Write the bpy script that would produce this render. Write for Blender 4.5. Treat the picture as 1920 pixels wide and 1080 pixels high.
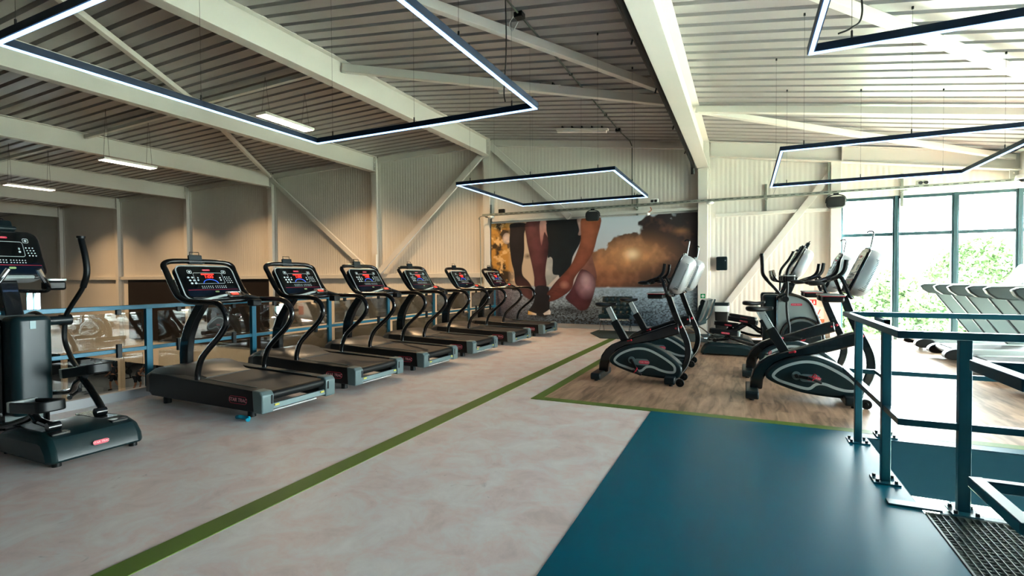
import bpy, bmesh, math, random
import numpy as np
from mathutils import Vector, Matrix
random.seed(7)
PI = math.pi
V = Vector
for o in list(bpy.data.objects): bpy.data.objects.remove(o)
SC = bpy.context.scene
COL = SC.collection

# ---------------------------------------------------------------- camera
f_px, th, y0, roll, eye = 937.0, math.radians(24.95), 521.2, -0.006, 1.40
pit = math.atan((540 - y0) / f_px)
fh = V((-math.sin(th), math.cos(th), 0)); Rt = V((math.cos(th), math.sin(th), 0)); Up = V((0, 0, 1))
Fw = fh * math.cos(pit) - Up * math.sin(pit); Vu = Up * math.cos(pit) + fh * math.sin(pit)
cr, sr = math.cos(roll), math.sin(roll)
Rc = Rt * cr + Vu * sr; Vc = Vu * cr - Rt * sr
cam_d = bpy.data.cameras.new('camera'); cam = bpy.data.objects.new('camera', cam_d); COL.objects.link(cam)
M = Matrix((Rc, Vc, -Fw)).transposed().to_4x4(); M.translation = V((0, 0, eye)); cam.matrix_world = M
cam_d.sensor_width = 36; cam_d.lens = f_px / 1920 * 36; cam_d.clip_start = 0.05; cam_d.clip_end = 400
SC.camera = cam

# ---------------------------------------------------------------- view and light
SC.view_settings.view_transform = 'Standard'; SC.view_settings.look = 'None'
SC.view_settings.gamma = 1; SC.view_settings.use_curve_mapping = False
SC.view_settings.exposure = 1.63
W = bpy.data.worlds.new('world'); SC.world = W; W.use_nodes = True
bg = W.node_tree.nodes['Background']; bg.inputs['Color'].default_value = (0.91, 1.0, 1.03, 1); bg.inputs['Strength'].default_value = 14.0

def area(name, loc, rot, sx, sy, power, col=(1, 1, 1), portal=False):
    d = bpy.data.lights.new(name, 'AREA'); d.shape = 'RECTANGLE'; d.size = sx; d.size_y = sy; d.energy = power; d.color = col
    if portal: d.cycles.is_portal = True
    o = bpy.data.objects.new(name, d); COL.objects.link(o); o.location = loc; o.rotation_euler = rot
    return o
WALL = 13.3; RIGHT = 9.0; LOW = -5.5; END = -46.0; BACK = 25.0; REAR = -7.0
sun_d = bpy.data.lights.new('sun', 'SUN'); sun_d.energy = 190; sun_d.angle = .03; sun_d.color = (.95, 1, 1.04)
sun = bpy.data.objects.new('sun', sun_d); COL.objects.link(sun); sun.rotation_euler = V((-.75, -.28, -.62)).to_track_quat('-Z', 'Y').to_euler()
area('window_portal', (5.5, WALL - .02, 1.6), (-PI / 2, 0, 0), 7.2, 3.0, 1, portal=True)
area('window_portal', (RIGHT - .02, 7.4, 1.6), (0, PI / 2, 0), 2.9, 10.3, 1, portal=True)
area('window_portal', (5.5, WALL - .02, -3.0), (-PI / 2, 0, 0), 7.2, 4.9, 1, portal=True)

# ---------------------------------------------------------------- materials
def lin(h):
    h = h.lstrip('#'); r = []
    for i in (0, 2, 4):
        c = int(h[i:i + 2], 16) / 255
        r.append(c / 12.92 if c <= .04045 else ((c + .055) / 1.055) ** 2.4)
    return (*r, 1)
MATS = {}
def mat(name, col, rough=.5, metal=0, var=0., scale=8., bump=0., emit=0, spec=.5, coat=0):
    m = bpy.data.materials.new(name); m.use_nodes = True; nt = m.node_tree; b = nt.nodes['Principled BSDF']
    c = lin(col) if isinstance(col, str) else col
    b.inputs['Base Color'].default_value = c; b.inputs['Roughness'].default_value = rough
    b.inputs['Metallic'].default_value = metal; b.inputs['Specular IOR Level'].default_value = spec
    b.inputs['Coat Weight'].default_value = coat
    tc = nt.nodes.new('ShaderNodeTexCoord'); nz = nt.nodes.new('ShaderNodeTexNoise')
    nz.inputs['Scale'].default_value = scale; nz.inputs['Detail'].default_value = 4
    nt.links.new(tc.outputs['Object'], nz.inputs['Vector'])
    if var:
        mp = nt.nodes.new('ShaderNodeMapRange'); mp.inputs['To Min'].default_value = 1 - var; mp.inputs['To Max'].default_value = 1 + var
        nt.links.new(nz.outputs['Fac'], mp.inputs['Value'])
        mx = nt.nodes.new('ShaderNodeMix'); mx.data_type = 'RGBA'; mx.blend_type = 'MULTIPLY'; mx.inputs['Factor'].default_value = 1
        mx.inputs[6].default_value = c; nt.links.new(mp.outputs['Result'], mx.inputs[7]); nt.links.new(mx.outputs[2], b.inputs['Base Color'])
    if bump:
        bp = nt.nodes.new('ShaderNodeBump'); bp.inputs['Strength'].default_value = bump; bp.inputs['Distance'].default_value = .01
        nt.links.new(nz.outputs['Fac'], bp.inputs['Height']); nt.links.new(bp.outputs['Normal'], b.inputs['Normal'])
    if emit:
        b.inputs['Emission Color'].default_value = c; b.inputs['Emission Strength'].default_value = emit
    MATS[name] = m; return m
mat('steel_cream', '#d6d2ca', .42, var=.03, scale=2)
mat('deck', '#979290', .36, var=.05, scale=1.5)
mat('black_gloss', '#0a0d0e', .22, coat=.4, var=.1)
mat('black_plastic', '#0b1011', .42, var=.12, scale=20, bump=.05, spec=.35)
mat('teal_black', '#07191d', .38, var=.1, scale=6, spec=.4)
mat('belt', '#2b2a29', .6, var=.12, scale=30, bump=.1)
mat('hood', '#3b3733', .38, var=.08)
mat('cap_grey', '#64787a', .4, metal=.25, var=.05)
mat('silver', '#c3c8c9', .32, metal=.55, var=.04)
mat('silver_satin', '#aeb9b8', .38, metal=.25, var=.05)
mat('chrome', '#dde2e2', .12, metal=1)
mat('grey_panel', '#8b9896', .42, metal=.15, var=.04)
mat('screen', '#020608', .12, coat=.6)
mat('screen_blue', '#041423', .2)
mat('key_white', '#b9c6c6', .5)
mat('logo_red', '#c8304a', .45)
mat('logo_pink', '#e09a9f', .45)
mat('digit_red', (1, .03, .02, 1), .5, emit=.5)
mat('arc_blue', (.03, .12, 1, 1), .5, emit=.35)
mat('arc_green', '#8ea86a', .5)
mat('red_part', '#b01228', .35)
mat('rail_teal', '#17647c', .38, metal=.1, var=.06, scale=3)
mat('rail_dark', '#0b4452', .3, metal=.1, var=.06, scale=3)
mat('slab_blue', '#03323f', .8, var=.06, spec=.15)
mat('kick', '#b4b7ba', .4)
mat('clamp', '#15191a', .4, metal=.5)
mat('bolt', '#2a3437', .4, metal=.7)
mat('led_frame', '#03152a', .6, spec=.25)
mat('led', (.25, .52, 1.0, 1), .5, emit=1.7)
mat('lamp_glow', (1, .86, .66, 1), .5, emit=6.0)
mat('lamp_glow_soft', (1, .9, .75, 1), .5, emit=25.0)
mat('lamp_off', '#f2ece2', .4)
mat('lamp_body', '#e8e4da', .45)
mat('wire', '#20221f', .5, metal=.4)
mat('cable', '#0c0e0e', .5)
mat('galv', '#8e948a', .42, metal=.5, var=.08, scale=25)
mat('conduit', '#4d544d', .5, metal=.3)
mat('win_frame', '#1c3f44', .4, var=.05)
mat('recess_dark', '#1d1512', .55, var=.1)
mat('leather', '#0c282d', .28, var=.1, scale=12)
mat('rug', '#28393b', .9, var=.15, scale=60, bump=.3)
mat('speaker_black', '#0a0c0c', .6, var=.1, scale=60)
mat('speaker_grille', '#0d1413', .6, var=.2, scale=90)
mat('bag', '#c9d4d2', .4, var=.05)
mat('sign_green', '#0f8a52', .5)
mat('sign_red', '#c9302c', .5)
mat('sign_orange', '#c06a48', .5)
mat('white', '#e8e8e4', .45)
mat('yellow', '#c9c04a', .5)
mat('cyan_plastic', '#14a3c4', .4)
mat('skin', '#a8745a', .55, var=.08)
mat('cloth_navy', '#0f1a24', .8, var=.1)
mat('hair', '#120c09', .6)
mat('low_floor', '#3c3e3f', .5, var=.08, scale=1.2)
mat('leaf', '#5c714c', .9, var=.3, scale=.6, spec=.1)
mat('bark', '#3c352c', .9, var=.2)
mat('grass', '#77806a', .9, var=.2, scale=2)
mat('shroud_teal', '#082226', .36, var=.08, scale=5, spec=.4); mat('upright_grey', '#66736f', .42, metal=.15, var=.04)
mat('rest_grey', '#3c4a4b', .45); mat('gym_wall', '#16282c', .7); mat('gym_floor', '#8b8d8c', .5, var=.08, scale=1.2)
mat('grate', '#3b4644', .42, metal=.6, var=.1)

def nodes(m): return m.node_tree, m.node_tree.nodes['Principled BSDF']
def nn(nt, t, **k):
    n = nt.nodes.new(t)
    for a, b in k.items():
        if a.startswith('i_'): n.inputs[a[2:]].default_value = b
        else: setattr(n, a, b)
    return n
def mathn(nt, op, a, b=None):
    n = nt.nodes.new('ShaderNodeMath'); n.operation = op
    for i, x in enumerate((a, b)):
        if x is None: continue
        if isinstance(x, (int, float)): n.inputs[i].default_value = x
        else: nt.links.new(x, n.inputs[i])
    return n.outputs[0]
# ribbed sandwich panel wall: fine vertical ribs + joints, along world X (object space)
def panel_mat(name, col, axis='X'):
    m = mat(name, col, .46, var=.03, scale=.6); nt, b = nodes(m)
    tc = nn(nt, 'ShaderNodeTexCoord'); sx = nn(nt, 'ShaderNodeSeparateXYZ'); nt.links.new(tc.outputs['Object'], sx.inputs[0])
    x = sx.outputs[axis]
    fine = mathn(nt, 'SINE', mathn(nt, 'MULTIPLY', x, 2 * PI / .105))
    fr = mathn(nt, 'FRACT', mathn(nt, 'DIVIDE', x, 1.05))
    joint = mathn(nt, 'LESS_THAN', fr, .012)
    h = mathn(nt, 'SUBTRACT', mathn(nt, 'MULTIPLY', fine, .5), mathn(nt, 'MULTIPLY', joint, 3))
    bp = nn(nt, 'ShaderNodeBump'); bp.inputs['Strength'].default_value = .38; bp.inputs['Distance'].default_value = .01
    nt.links.new(h, bp.inputs['Height']); nt.links.new(bp.outputs['Normal'], b.inputs['Normal'])
    return m
panel_mat('wall_panel', '#dbd6cd'); panel_mat('wall_rear_grey', '#4a4c4c')
# marbled linoleum
def floor_grey():
    m = mat('floor_grey', '#d8d2d0', .42); nt, b = nodes(m)
    tc = nn(nt, 'ShaderNodeTexCoord'); a = nn(nt, 'ShaderNodeTexNoise'); a.inputs['Scale'].default_value = 3.4; a.inputs['Detail'].default_value = 10; a.inputs['Roughness'].default_value = .68; a.inputs['Distortion'].default_value = .5
    nt.links.new(tc.outputs['Object'], a.inputs['Vector'])
    r = nn(nt, 'ShaderNodeValToRGB'); e = r.color_ramp.elements
    e[0].position = .32; e[0].color = lin('#d0bdb8'); e[1].position = .66; e[1].color = lin('#e9e3df')
    x = e.new(.45); x.color = lin('#e1cdc8'); x = e.new(.54); x.color = lin('#e1d9d5')
    nt.links.new(a.outputs['Fac'], r.inputs['Fac'])
    # dark scuffs
    s = nn(nt, 'ShaderNodeTexNoise'); s.inputs['Scale'].default_value = 5; s.inputs['Detail'].default_value = 6; s.inputs['Distortion'].default_value = 2.5
    nt.links.new(tc.outputs['Object'], s.inputs['Vector'])
    mr = nn(nt, 'ShaderNodeMapRange'); mr.inputs['From Min'].default_value = .68; mr.inputs['From Max'].default_value = .8; mr.inputs['To Max'].default_value = .5
    nt.links.new(s.outputs['Fac'], mr.inputs['Value'])
    mx = nn(nt, 'ShaderNodeMix', data_type='RGBA'); mx.inputs[7].default_value = lin('#7b6e6a')
    nt.links.new(mr.outputs[0], mx.inputs['Factor']); nt.links.new(r.outputs['Color'], mx.inputs[6]); nt.links.new(mx.outputs[2], b.inputs['Base Color'])
    rr_ = nn(nt, 'ShaderNodeMapRange'); rr_.inputs['To Min'].default_value = .32; rr_.inputs['To Max'].default_value = .44
    nt.links.new(a.outputs['Fac'], rr_.inputs['Value']); nt.links.new(rr_.outputs[0], b.inputs['Roughness'])
floor_grey()
mat('floor_blue', '#005468', .34, var=.05, scale=1.5, spec=.12)
mat('tape_green', '#4f6c12', .5, var=.05, scale=4)
def floor_wood():
    m = mat('floor_wood', '#9a8474', .45, spec=.35); nt, b = nodes(m)
    tc = nn(nt, 'ShaderNodeTexCoord'); sx = nn(nt, 'ShaderNodeSeparateXYZ'); nt.links.new(tc.outputs['Object'], sx.inputs[0])
    xi = mathn(nt, 'FLOOR', mathn(nt, 'DIVIDE', sx.outputs['X'], .15))
    rnd = nn(nt, 'ShaderNodeTexWhiteNoise', noise_dimensions='1D'); nt.links.new(xi, rnd.inputs['W'])
    yy = mathn(nt, 'ADD', sx.outputs['Y'], mathn(nt, 'MULTIPLY', rnd.outputs['Value'], 7))
    yi = mathn(nt, 'FLOOR', mathn(nt, 'DIVIDE', yy, 1.2))
    cb = nn(nt, 'ShaderNodeCombineXYZ'); nt.links.new(xi, cb.inputs[0]); nt.links.new(yi, cb.inputs[1])
    r2 = nn(nt, 'ShaderNodeTexWhiteNoise', noise_dimensions='2D'); nt.links.new(cb.outputs[0], r2.inputs['Vector'])
    mp = nn(nt, 'ShaderNodeMapping'); mp.inputs['Scale'].default_value = (14, 2.2, 1); nt.links.new(tc.outputs['Object'], mp.inputs['Vector'])
    nz = nn(nt, 'ShaderNodeTexNoise'); nz.inputs['Scale'].default_value = 1; nz.inputs['Detail'].default_value = 7; nz.inputs['Distortion'].default_value = .8
    nt.links.new(mp.outputs[0], nz.inputs['Vector'])
    f = mathn(nt, 'ADD', mathn(nt, 'MULTIPLY', nz.outputs['Fac'], .8), mathn(nt, 'MULTIPLY', r2.outputs['Value'], .22))
    r = nn(nt, 'ShaderNodeValToRGB'); e = r.color_ramp.elements
    e[0].position = .3; e[0].color = lin('#66503f'); e[1].position = .72; e[1].color = lin('#bb9a80'); x = e.new(.48); x.color = lin('#9b7d66')
    nt.links.new(f, r.inputs['Fac']); nt.links.new(r.outputs['Color'], b.inputs['Base Color'])
    jx = mathn(nt, 'LESS_THAN', mathn(nt, 'FRACT', mathn(nt, 'DIVIDE', sx.outputs['X'], .15)), .02)
    bp = nn(nt, 'ShaderNodeBump'); bp.inputs['Strength'].default_value = .3; bp.inputs['Distance'].default_value = .003
    nt.links.new(mathn(nt, 'MULTIPLY', jx, -1), bp.inputs['Height']); nt.links.new(bp.outputs['Normal'], b.inputs['Normal'])
floor_wood()
def glass_mat(name, tint, refl=.5):
    m = bpy.data.materials.new(name); m.use_nodes = True; nt = m.node_tree; nt.nodes.clear()
    out = nn(nt, 'ShaderNodeOutputMaterial'); t = nn(nt, 'ShaderNodeBsdfTransparent'); t.inputs['Color'].default_value = (*tint, 1)
    g = nn(nt, 'ShaderNodeBsdfGlossy'); g.inputs['Roughness'].default_value = .01
    fr = nn(nt, 'ShaderNodeFresnel'); fr.inputs['IOR'].default_value = 1.5
    mx = nn(nt, 'ShaderNodeMixShader'); nt.links.new(mathn(nt, 'MINIMUM', mathn(nt, 'MULTIPLY', fr.outputs[0], refl), .9), mx.inputs[0])
    nt.links.new(t.outputs[0], mx.inputs[1]); nt.links.new(g.outputs[0], mx.inputs[2]); nt.links.new(mx.outputs[0], out.inputs['Surface'])
    MATS[name] = m
glass_mat('glass_window', (.96, .99, .98), .6)
glass_mat('glass_rail', (.93, .96, .95), 3.0)

# ---------------------------------------------------------------- mesh builder
YM = Matrix(((1, 0, 0, 0), (0, 0, 1, 0), (0, 1, 0, 0), (0, 0, 0, 1)))      # (x,z) outline, depth along y
XM = Matrix(((0, 0, 1, 0), (1, 0, 0, 0), (0, 1, 0, 0), (0, 0, 0, 1)))      # (y,z) outline, depth along x
ZM = Matrix.Identity(4)
def catmull(p, k=6, closed=False):
    p = [V(q) for q in p]; n = len(p); out = []
    for i in range(n if closed else n - 1):
        a = p[(i - 1) % n] if closed or i > 0 else p[0] * 2 - p[1]
        b = p[i]; c = p[(i + 1) % n]
        d = p[(i + 2) % n] if closed or i + 2 < n else c * 2 - b
        for j in range(k):
            t = j / k
            out.append(.5 * ((2 * b) + (c - a) * t + (2 * a - 5 * b + 4 * c - d) * t * t + (3 * b - a - 3 * c + d) * t ** 3))
    if not closed: out.append(p[-1])
    return out
def cat2(p, k=5): return [(q.x, q.y) for q in catmull([(a, b, 0) for a, b in p], k, True)]
def rr(w, h, r, n=5, cx=0, cy=0):
    o = []
    for sx, sy, a0 in ((1, 1, 0), (-1, 1, PI / 2), (-1, -1, PI), (1, -1, 1.5 * PI)):
        for i in range(n + 1):
            a = a0 + PI / 2 * i / n
            o.append((cx + sx * (w / 2 - r) + r * math.cos(a), cy + sy * (h / 2 - r) + r * math.sin(a)))
    return o
class MB:
    def __init__(s): s.v = []; s.f = []
    def add(s, vs, fs):
        n = len(s.v); s.v += [tuple(q) for q in vs]; s.f += [tuple(i + n for i in q) for q in fs]; return s
    def box(s, x0, x1, y0, y1, z0, z1, M=None):
        vs = [V((x, y, z)) for x in (x0, x1) for y in (y0, y1) for z in (z0, z1)]
        if M is not None: vs = [M @ q for q in vs]
        return s.add(vs, [(0, 1, 3, 2), (4, 6, 7, 5), (0, 4, 5, 1), (2, 3, 7, 6), (0, 2, 6, 4), (1, 5, 7, 3)])
    def ext(s, poly, M, d0, d1, inner=None):
        n = len(poly)
        if inner is None:
            vs = [M @ V((a, b, d0)) for a, b in poly] + [M @ V((a, b, d1)) for a, b in poly]
            return s.add(vs, [tuple(range(n)), tuple(range(2 * n - 1, n - 1, -1))] + [(i, (i + 1) % n, n + (i + 1) % n, n + i) for i in range(n)])
        vs = []
        for q, d in ((poly, d0), (inner, d0), (poly, d1), (inner, d1)): vs += [M @ V((a, b, d)) for a, b in q]
        fs = []
        for i in range(n):
            j = (i + 1) % n
            fs += [(i, j, n + j, n + i), (2 * n + i, 2 * n + j, 3 * n + j, 3 * n + i), (i, j, 2 * n + j, 2 * n + i), (n + i, n + j, 3 * n + j, 3 * n + i)]
        return s.add(vs, fs)
    def bar(s, a, b, w, h=None, up=(0, 0, 1)):
        a = V(a); b = V(b); h = w if h is None else h; t = (b - a).normalized(); u = V(up)
        if abs(t.dot(u)) > .99: u = V((0, 1, 0))
        sd = t.cross(u).normalized(); u = sd.cross(t).normalized()
        vs = [p + sd * i * w / 2 + u * j * h / 2 for p in (a, b) for i, j in ((-1, -1), (1, -1), (1, 1), (-1, 1))]
        return s.add(vs, [(0, 1, 2, 3), (4, 7, 6, 5)] + [(i, (i + 1) % 4, 4 + (i + 1) % 4, 4 + i) for i in range(4)])
    def tube(s, p, r, n=12, k=0, closed=False, flat=None, up=None):
        p = catmull(p, k, closed) if k else [V(q) for q in p]
        m = len(p); T = []
        for i in range(m):
            a = p[(i - 1) % m] if closed or i else p[0]; b = p[(i + 1) % m] if closed or i < m - 1 else p[-1]
            T.append((b - a).normalized())
        u = V(up) if up else (V((0, 0, 1)) if abs(T[0].z) < .9 else V((0, 1, 0)))
        vs = []
        for i in range(m):
            if up: u = V(up)
            u = (u - T[i] * u.dot(T[i])).normalized(); sd = T[i].cross(u)
            rad = r[i] if isinstance(r, (list, tuple)) and len(r) == m else (r if not isinstance(r, (list, tuple)) else r[0] + (r[1] - r[0]) * i / (m - 1))
            if flat: pr = [(-flat[0] / 2, -flat[1] / 2), (flat[0] / 2, -flat[1] / 2), (flat[0] / 2, flat[1] / 2), (-flat[0] / 2, flat[1] / 2)]
            else: pr = [(rad * math.cos(2 * PI * j / n), rad * math.sin(2 * PI * j / n)) for j in range(n)]
            vs += [p[i] + sd * a + u * b for a, b in pr]
        q = 4 if flat else n; fs = []
        for i in range(m if closed else m - 1):
            for j in range(q):
                a = i * q + j; b = i * q + (j + 1) % q; e = ((i + 1) % m) * q
                fs.append((a, b, e + (j + 1) % q, e + j))
        if not closed: fs += [tuple(range(q)), tuple(range((m - 1) * q, m * q))]
        return s.add(vs, fs)
    def cyl(s, a, b, r, r1=None, n=20): return s.tube([a, b], (r, r if r1 is None else r1), n)
    def ball(s, c, r, n=12):
        r = (r, r, r) if isinstance(r, (int, float)) else r; c = V(c); vs = []; fs = []
        for i in range(n + 1):
            a = PI * i / n
            for j in range(n): b = 2 * PI * j / n; vs.append(c + V((r[0] * math.sin(a) * math.cos(b), r[1] * math.sin(a) * math.sin(b), r[2] * math.cos(a))))
        for i in range(n):
            for j in range(n): fs.append((i * n + j, i * n + (j + 1) % n, (i + 1) * n + (j + 1) % n, (i + 1) * n + j))
        return s.add(vs, fs)
    def loft(s, rings):
        n = len(rings[0]); vs = [q for r in rings for q in r]; fs = [tuple(range(n)), tuple(range((len(rings) - 1) * n, len(rings) * n))]
        for i in range(len(rings) - 1):
            for j in range(n): fs.append((i * n + j, i * n + (j + 1) % n, (i + 1) * n + (j + 1) % n, (i + 1) * n + j))
        return s.add(vs, fs)
def obj(name, mb, m, parent=None, bev=0, smooth=35, seg=2, label=None):
    me = bpy.data.meshes.new(name); bm = bmesh.new()
    vs = [bm.verts.new(q) for q in mb.v]
    for q in mb.f:
        if len(set(q)) < 3: continue
        try: bm.faces.new([vs[i] for i in q])
        except ValueError: pass
    bmesh.ops.remove_doubles(bm, verts=bm.verts, dist=1e-5)
    bmesh.ops.recalc_face_normals(bm, faces=bm.faces)
    bm.to_mesh(me); bm.free()
    me.materials.append(MATS[m] if isinstance(m, str) else m)
    if smooth:
        for p in me.polygons: p.use_smooth = True
        me.set_sharp_from_angle(angle=math.radians(smooth))
    o = bpy.data.objects.new(name, me); COL.objects.link(o)
    if parent: o.parent = parent
    if bev:
        b = o.modifiers.new('bevel', 'BEVEL'); b.width = bev; b.segments = seg; b.limit_method = 'ANGLE'; b.angle_limit = math.radians(40); b.harden_normals = False
    if label: o['label'] = label
    return o
def thing(name, label, cat, loc=(0, 0, 0), rotz=0, group=None):
    o = bpy.data.objects.new(name, None); COL.objects.link(o); o.location = loc; o.rotation_euler = (0, 0, rotz)
    o.empty_display_size = .1
    o['label'] = label; o['category'] = cat
    if group: o['group'] = group
    return o
def tag(o, label, cat, group=None):
    o['label'] = label; o['category'] = cat
    if group: o['group'] = group
    return o
def struct(name, mb, m, **k):
    o = obj(name, mb, m, **k); o['kind'] = 'structure'; return o
def copy_tree(o, parent=None):
    c = o.copy(); COL.objects.link(c)
    if parent: c.parent = parent
    for ch in list(o.children): copy_tree(ch, c)
    return c
def text(name, body, size, m, parent, Mx, ex=.001, shear=.15, sx=1.0):
    cu = bpy.data.curves.new('t', 'FONT'); cu.body = body; cu.size = size; cu.align_x = 'CENTER'; cu.align_y = 'CENTER'; cu.extrude = ex; cu.shear = shear; cu.offset = size * .018
    t = bpy.data.objects.new('t', cu); me = bpy.data.meshes.new_from_object(t); bpy.data.objects.remove(t)
    me.name = name; me.transform(Mx @ Matrix.Diagonal((sx, 1, 1, 1))); me.materials.clear(); me.materials.append(MATS[m])
    o = bpy.data.objects.new(name, me); COL.objects.link(o); o.parent = parent
    return o
def frame(o, u, v):
    u = V(u).normalized(); v = V(v).normalized(); n = u.cross(v)
    m = Matrix((u, v, n)).transposed().to_4x4(); m.translation = V(o); return m

# ---------------------------------------------------------------- floor and shell
SX0, SX1, SY0, SY1 = 0.96, 4.4, 3.70, 5.17      # stair opening
RAILX = -6.62
def deck_z(x): return 5.50 + .018 * (x + 6.9) if x < -6.9 else (5.50 - .13 * (x + 6.9) if x < -.9 else 4.72 - .155 * (x + .9))
f = MB()
for x0, x1, y0_, y1_ in ((RAILX, SX0, REAR, WALL), (SX0, RIGHT, SY1, WALL), (SX1, RIGHT, REAR, SY1), (SX0, SX1, REAR, 1.6)):
    f.box(x0, x1, y0_, y1_, -.35, 0)
struct('floor', f, 'floor_grey', smooth=0)
T = .004
def sheet(x0, x1, y0_, y1_, z=T): return MB().box(x0, x1, y0_, y1_, -.001, z)
struct('floor_wood_area', sheet(-2.12, RIGHT, 5.43, WALL), 'floor_wood', smooth=0)
fb = sheet(-.88, SX0, REAR, 5.31); fb.box(SX0, RIGHT, SY1, 5.31, -.001, T); fb.box(SX0, RIGHT, REAR, 1.6, -.001, T); fb.box(SX1, RIGHT, 1.6, SY1, -.001, T)
struct('floor_blue_area', fb, 'floor_blue', smooth=0)
struct('trim_1', sheet(-2.80, -2.64, REAR, 11.3, T), 'tape_green', smooth=0)
struct('trim_2', sheet(-2.24, -2.12, 5.31, WALL, T + .001).box(-2.12, RIGHT, 5.31, 5.43, -.001, T + .001), 'tape_green', smooth=0)
e = MB(); e.box(SX0 - .001, SX0 + .008, SY1 - 3.57, SY1, -.52, -.001); e.box(SX0 - .02, SX1, SY1 - .015, SY1 + .03, -.44, -.001); e.box(SX1, SX1 + .02, 1.6, SY1, -.5, -.001)
struct('trim_3', e, 'slab_blue', smooth=0)
struct('trim_4', MB().box(RAILX - .03, RAILX + .05, REAR, WALL - .2, -.36, .105), 'kick', bev=.004)
struct('floor_lower_bright', MB().box(-6.0, RIGHT, REAR, WALL, LOW - .01, LOW + .01), 'white', smooth=0)  # white sheet added to make the lower floor on the right look brighter
struct('floor_lower', MB().box(END - .5, RIGHT + .2, REAR - .5, WALL + .4, LOW - .2, LOW), 'low_floor', smooth=0)

# walls
WX0, WX1 = 1.96, 9.0
w = MB()
w.box(END, -34.9, WALL, WALL + .15, -2.35, 6); w.box(-33.4, -12, WALL, WALL + .15, -2.35, 6); w.box(-12, WX0, WALL, WALL + .15, LOW, 6); w.box(-34.9, -33.4, WALL, WALL + .15, .85, 6); w.box(-34.9, -33.4, WALL, WALL + .15, -2.35, -2.0)
w.box(WX0, RIGHT, WALL, WALL + .15, 3.12, 6); w.box(WX0, RIGHT, WALL, WALL + .15, -.55, .02)
struct('wall_back', w, 'wall_panel', smooth=0)
w = MB(); w.box(END - .15, END, REAR, WALL, LOW, 6)
struct('wall_left', w, panel_mat('wall_panel_y', '#d8cfbb', 'Y'), smooth=0)
w = MB(); w.box(RIGHT, RIGHT + .15, REAR, WALL + .15, 3.12, 6); w.box(RIGHT, RIGHT + .15, REAR, WALL + .15, -.55, .02); w.box(RIGHT, RIGHT + .15, REAR, 2.25, LOW, -.5); w.box(RIGHT, RIGHT + .15, 12.6, WALL + .15, LOW, -.5); w.box(RIGHT, RIGHT + .15, REAR, 2.25, 0, 3.2); w.box(RIGHT, RIGHT + .15, 12.6, WALL + .15, 0, 3.2)
struct('wall_right', w, MATS['wall_panel_y'], smooth=0)
w = MB(); w.box(END, RIGHT, REAR - .15, REAR, LOW, 6)
struct('wall_rear', w, 'wall_rear_grey', smooth=0)
w = MB(); w.box(-6.05, -5.95, REAR, WALL, LOW, -.35)
struct('wall_light_block', w, 'wall_panel', smooth=0)  # unseen partition added to keep bounced daylight out of the left hall
w = MB(); w.box(END, -11.9, BACK, BACK + .15, LOW, -2.0); w.box(-12, -11.85, WALL + .15, BACK, LOW, -2.0); w.box(END - .15, END, WALL, BACK, LOW, -2.0)
struct('wall_gym_back', w, 'gym_wall', smooth=0)
struct('ceiling_gym', MB().box(END, -11.9, WALL + .15, BACK, -2.3, -2.15), 'deck', smooth=0)
struct('floor_gym', MB().box(END, -11.9, WALL + .3, BACK, LOW - .2, LOW), 'gym_floor', smooth=0)
# girts and trims on the back wall
w = MB(); w.box(END, -1.05, WALL - .12, WALL, 1.42, 1.56); w.box(-6.8, -1.05, WALL - .1, WALL, 2.96 + .1, 3.14)
struct('trim_5', w, 'steel_cream', bev=.006)
w = MB(); w.box(-.65, 1.76, WALL - .09, WALL, 2.86, 2.94)
struct('trim_6', w, 'steel_cream', bev=.006)
w = MB(); w.box(-1.0, RIGHT, WALL - .03, WALL, 0, .1); w.box(-6.6, -1.0, WALL - .05, WALL, 0, .12)
struct('baseboard_back', w, 'steel_cream')
w = MB(); w.box(-25.45, -15.8, WALL - .04, WALL, -1.25, 1.41)
tag(obj('dark_recess_sheet', w, 'recess_dark'), 'long dark brown sheet standing in for a recess low in the cream wall behind the first treadmill', 'wall recess')  # flat dark sheet, its colour stands in for the darkness of a recess

# ceiling deck, ribs running along X
def deck(xs, y0_, y1_, dep):
    mb = MB(); P = .29; prof = []
    y = y0_
    while y < y1_:
        prof += [(y, 0), (y + .20, 0), (y + .22, dep), (y + .27, dep)]; y += P
    prof.append((y, 0)); n = len(prof)
    vs = [V((x, a, deck_z(x) + b)) for x in xs for a, b in prof]
    return mb.add(vs, [(i * n + j, i * n + j + 1, (i + 1) * n + j + 1, (i + 1) * n + j) for i in range(len(xs) - 1) for j in range(n - 1)])
dk = deck([END - .2, -6.9, -.9, RIGHT + .2], REAR - .2, WALL + .2, .075)
d_ = struct('ceiling', dk, 'deck', smooth=0)
rf = MB()
for a, b in ((END - .3, -6.9), (-6.9, -.9), (-.9, RIGHT + .3)):
    z0, z1 = deck_z(a + 1e-4) if a == -6.9 else deck_z(a), deck_z(b)
    if a == -6.9: z0 = 5.5
    rf.add([(a, REAR - .3, z0 + .14), (a, WALL + .3, z0 + .14), (b, WALL + .3, z1 + .14), (b, REAR - .3, z1 + .14), (a, REAR - .3, z0 + .3), (a, WALL + .3, z0 + .3), (b, WALL + .3, z1 + .3), (b, REAR - .3, z1 + .3)],
           [(0, 1, 2, 3), (4, 7, 6, 5), (0, 4, 5, 1), (1, 5, 6, 2), (2, 6, 7, 3), (3, 7, 4, 0)])
struct('ceiling_roof_slab', rf, 'steel_cream', smooth=0)

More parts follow.
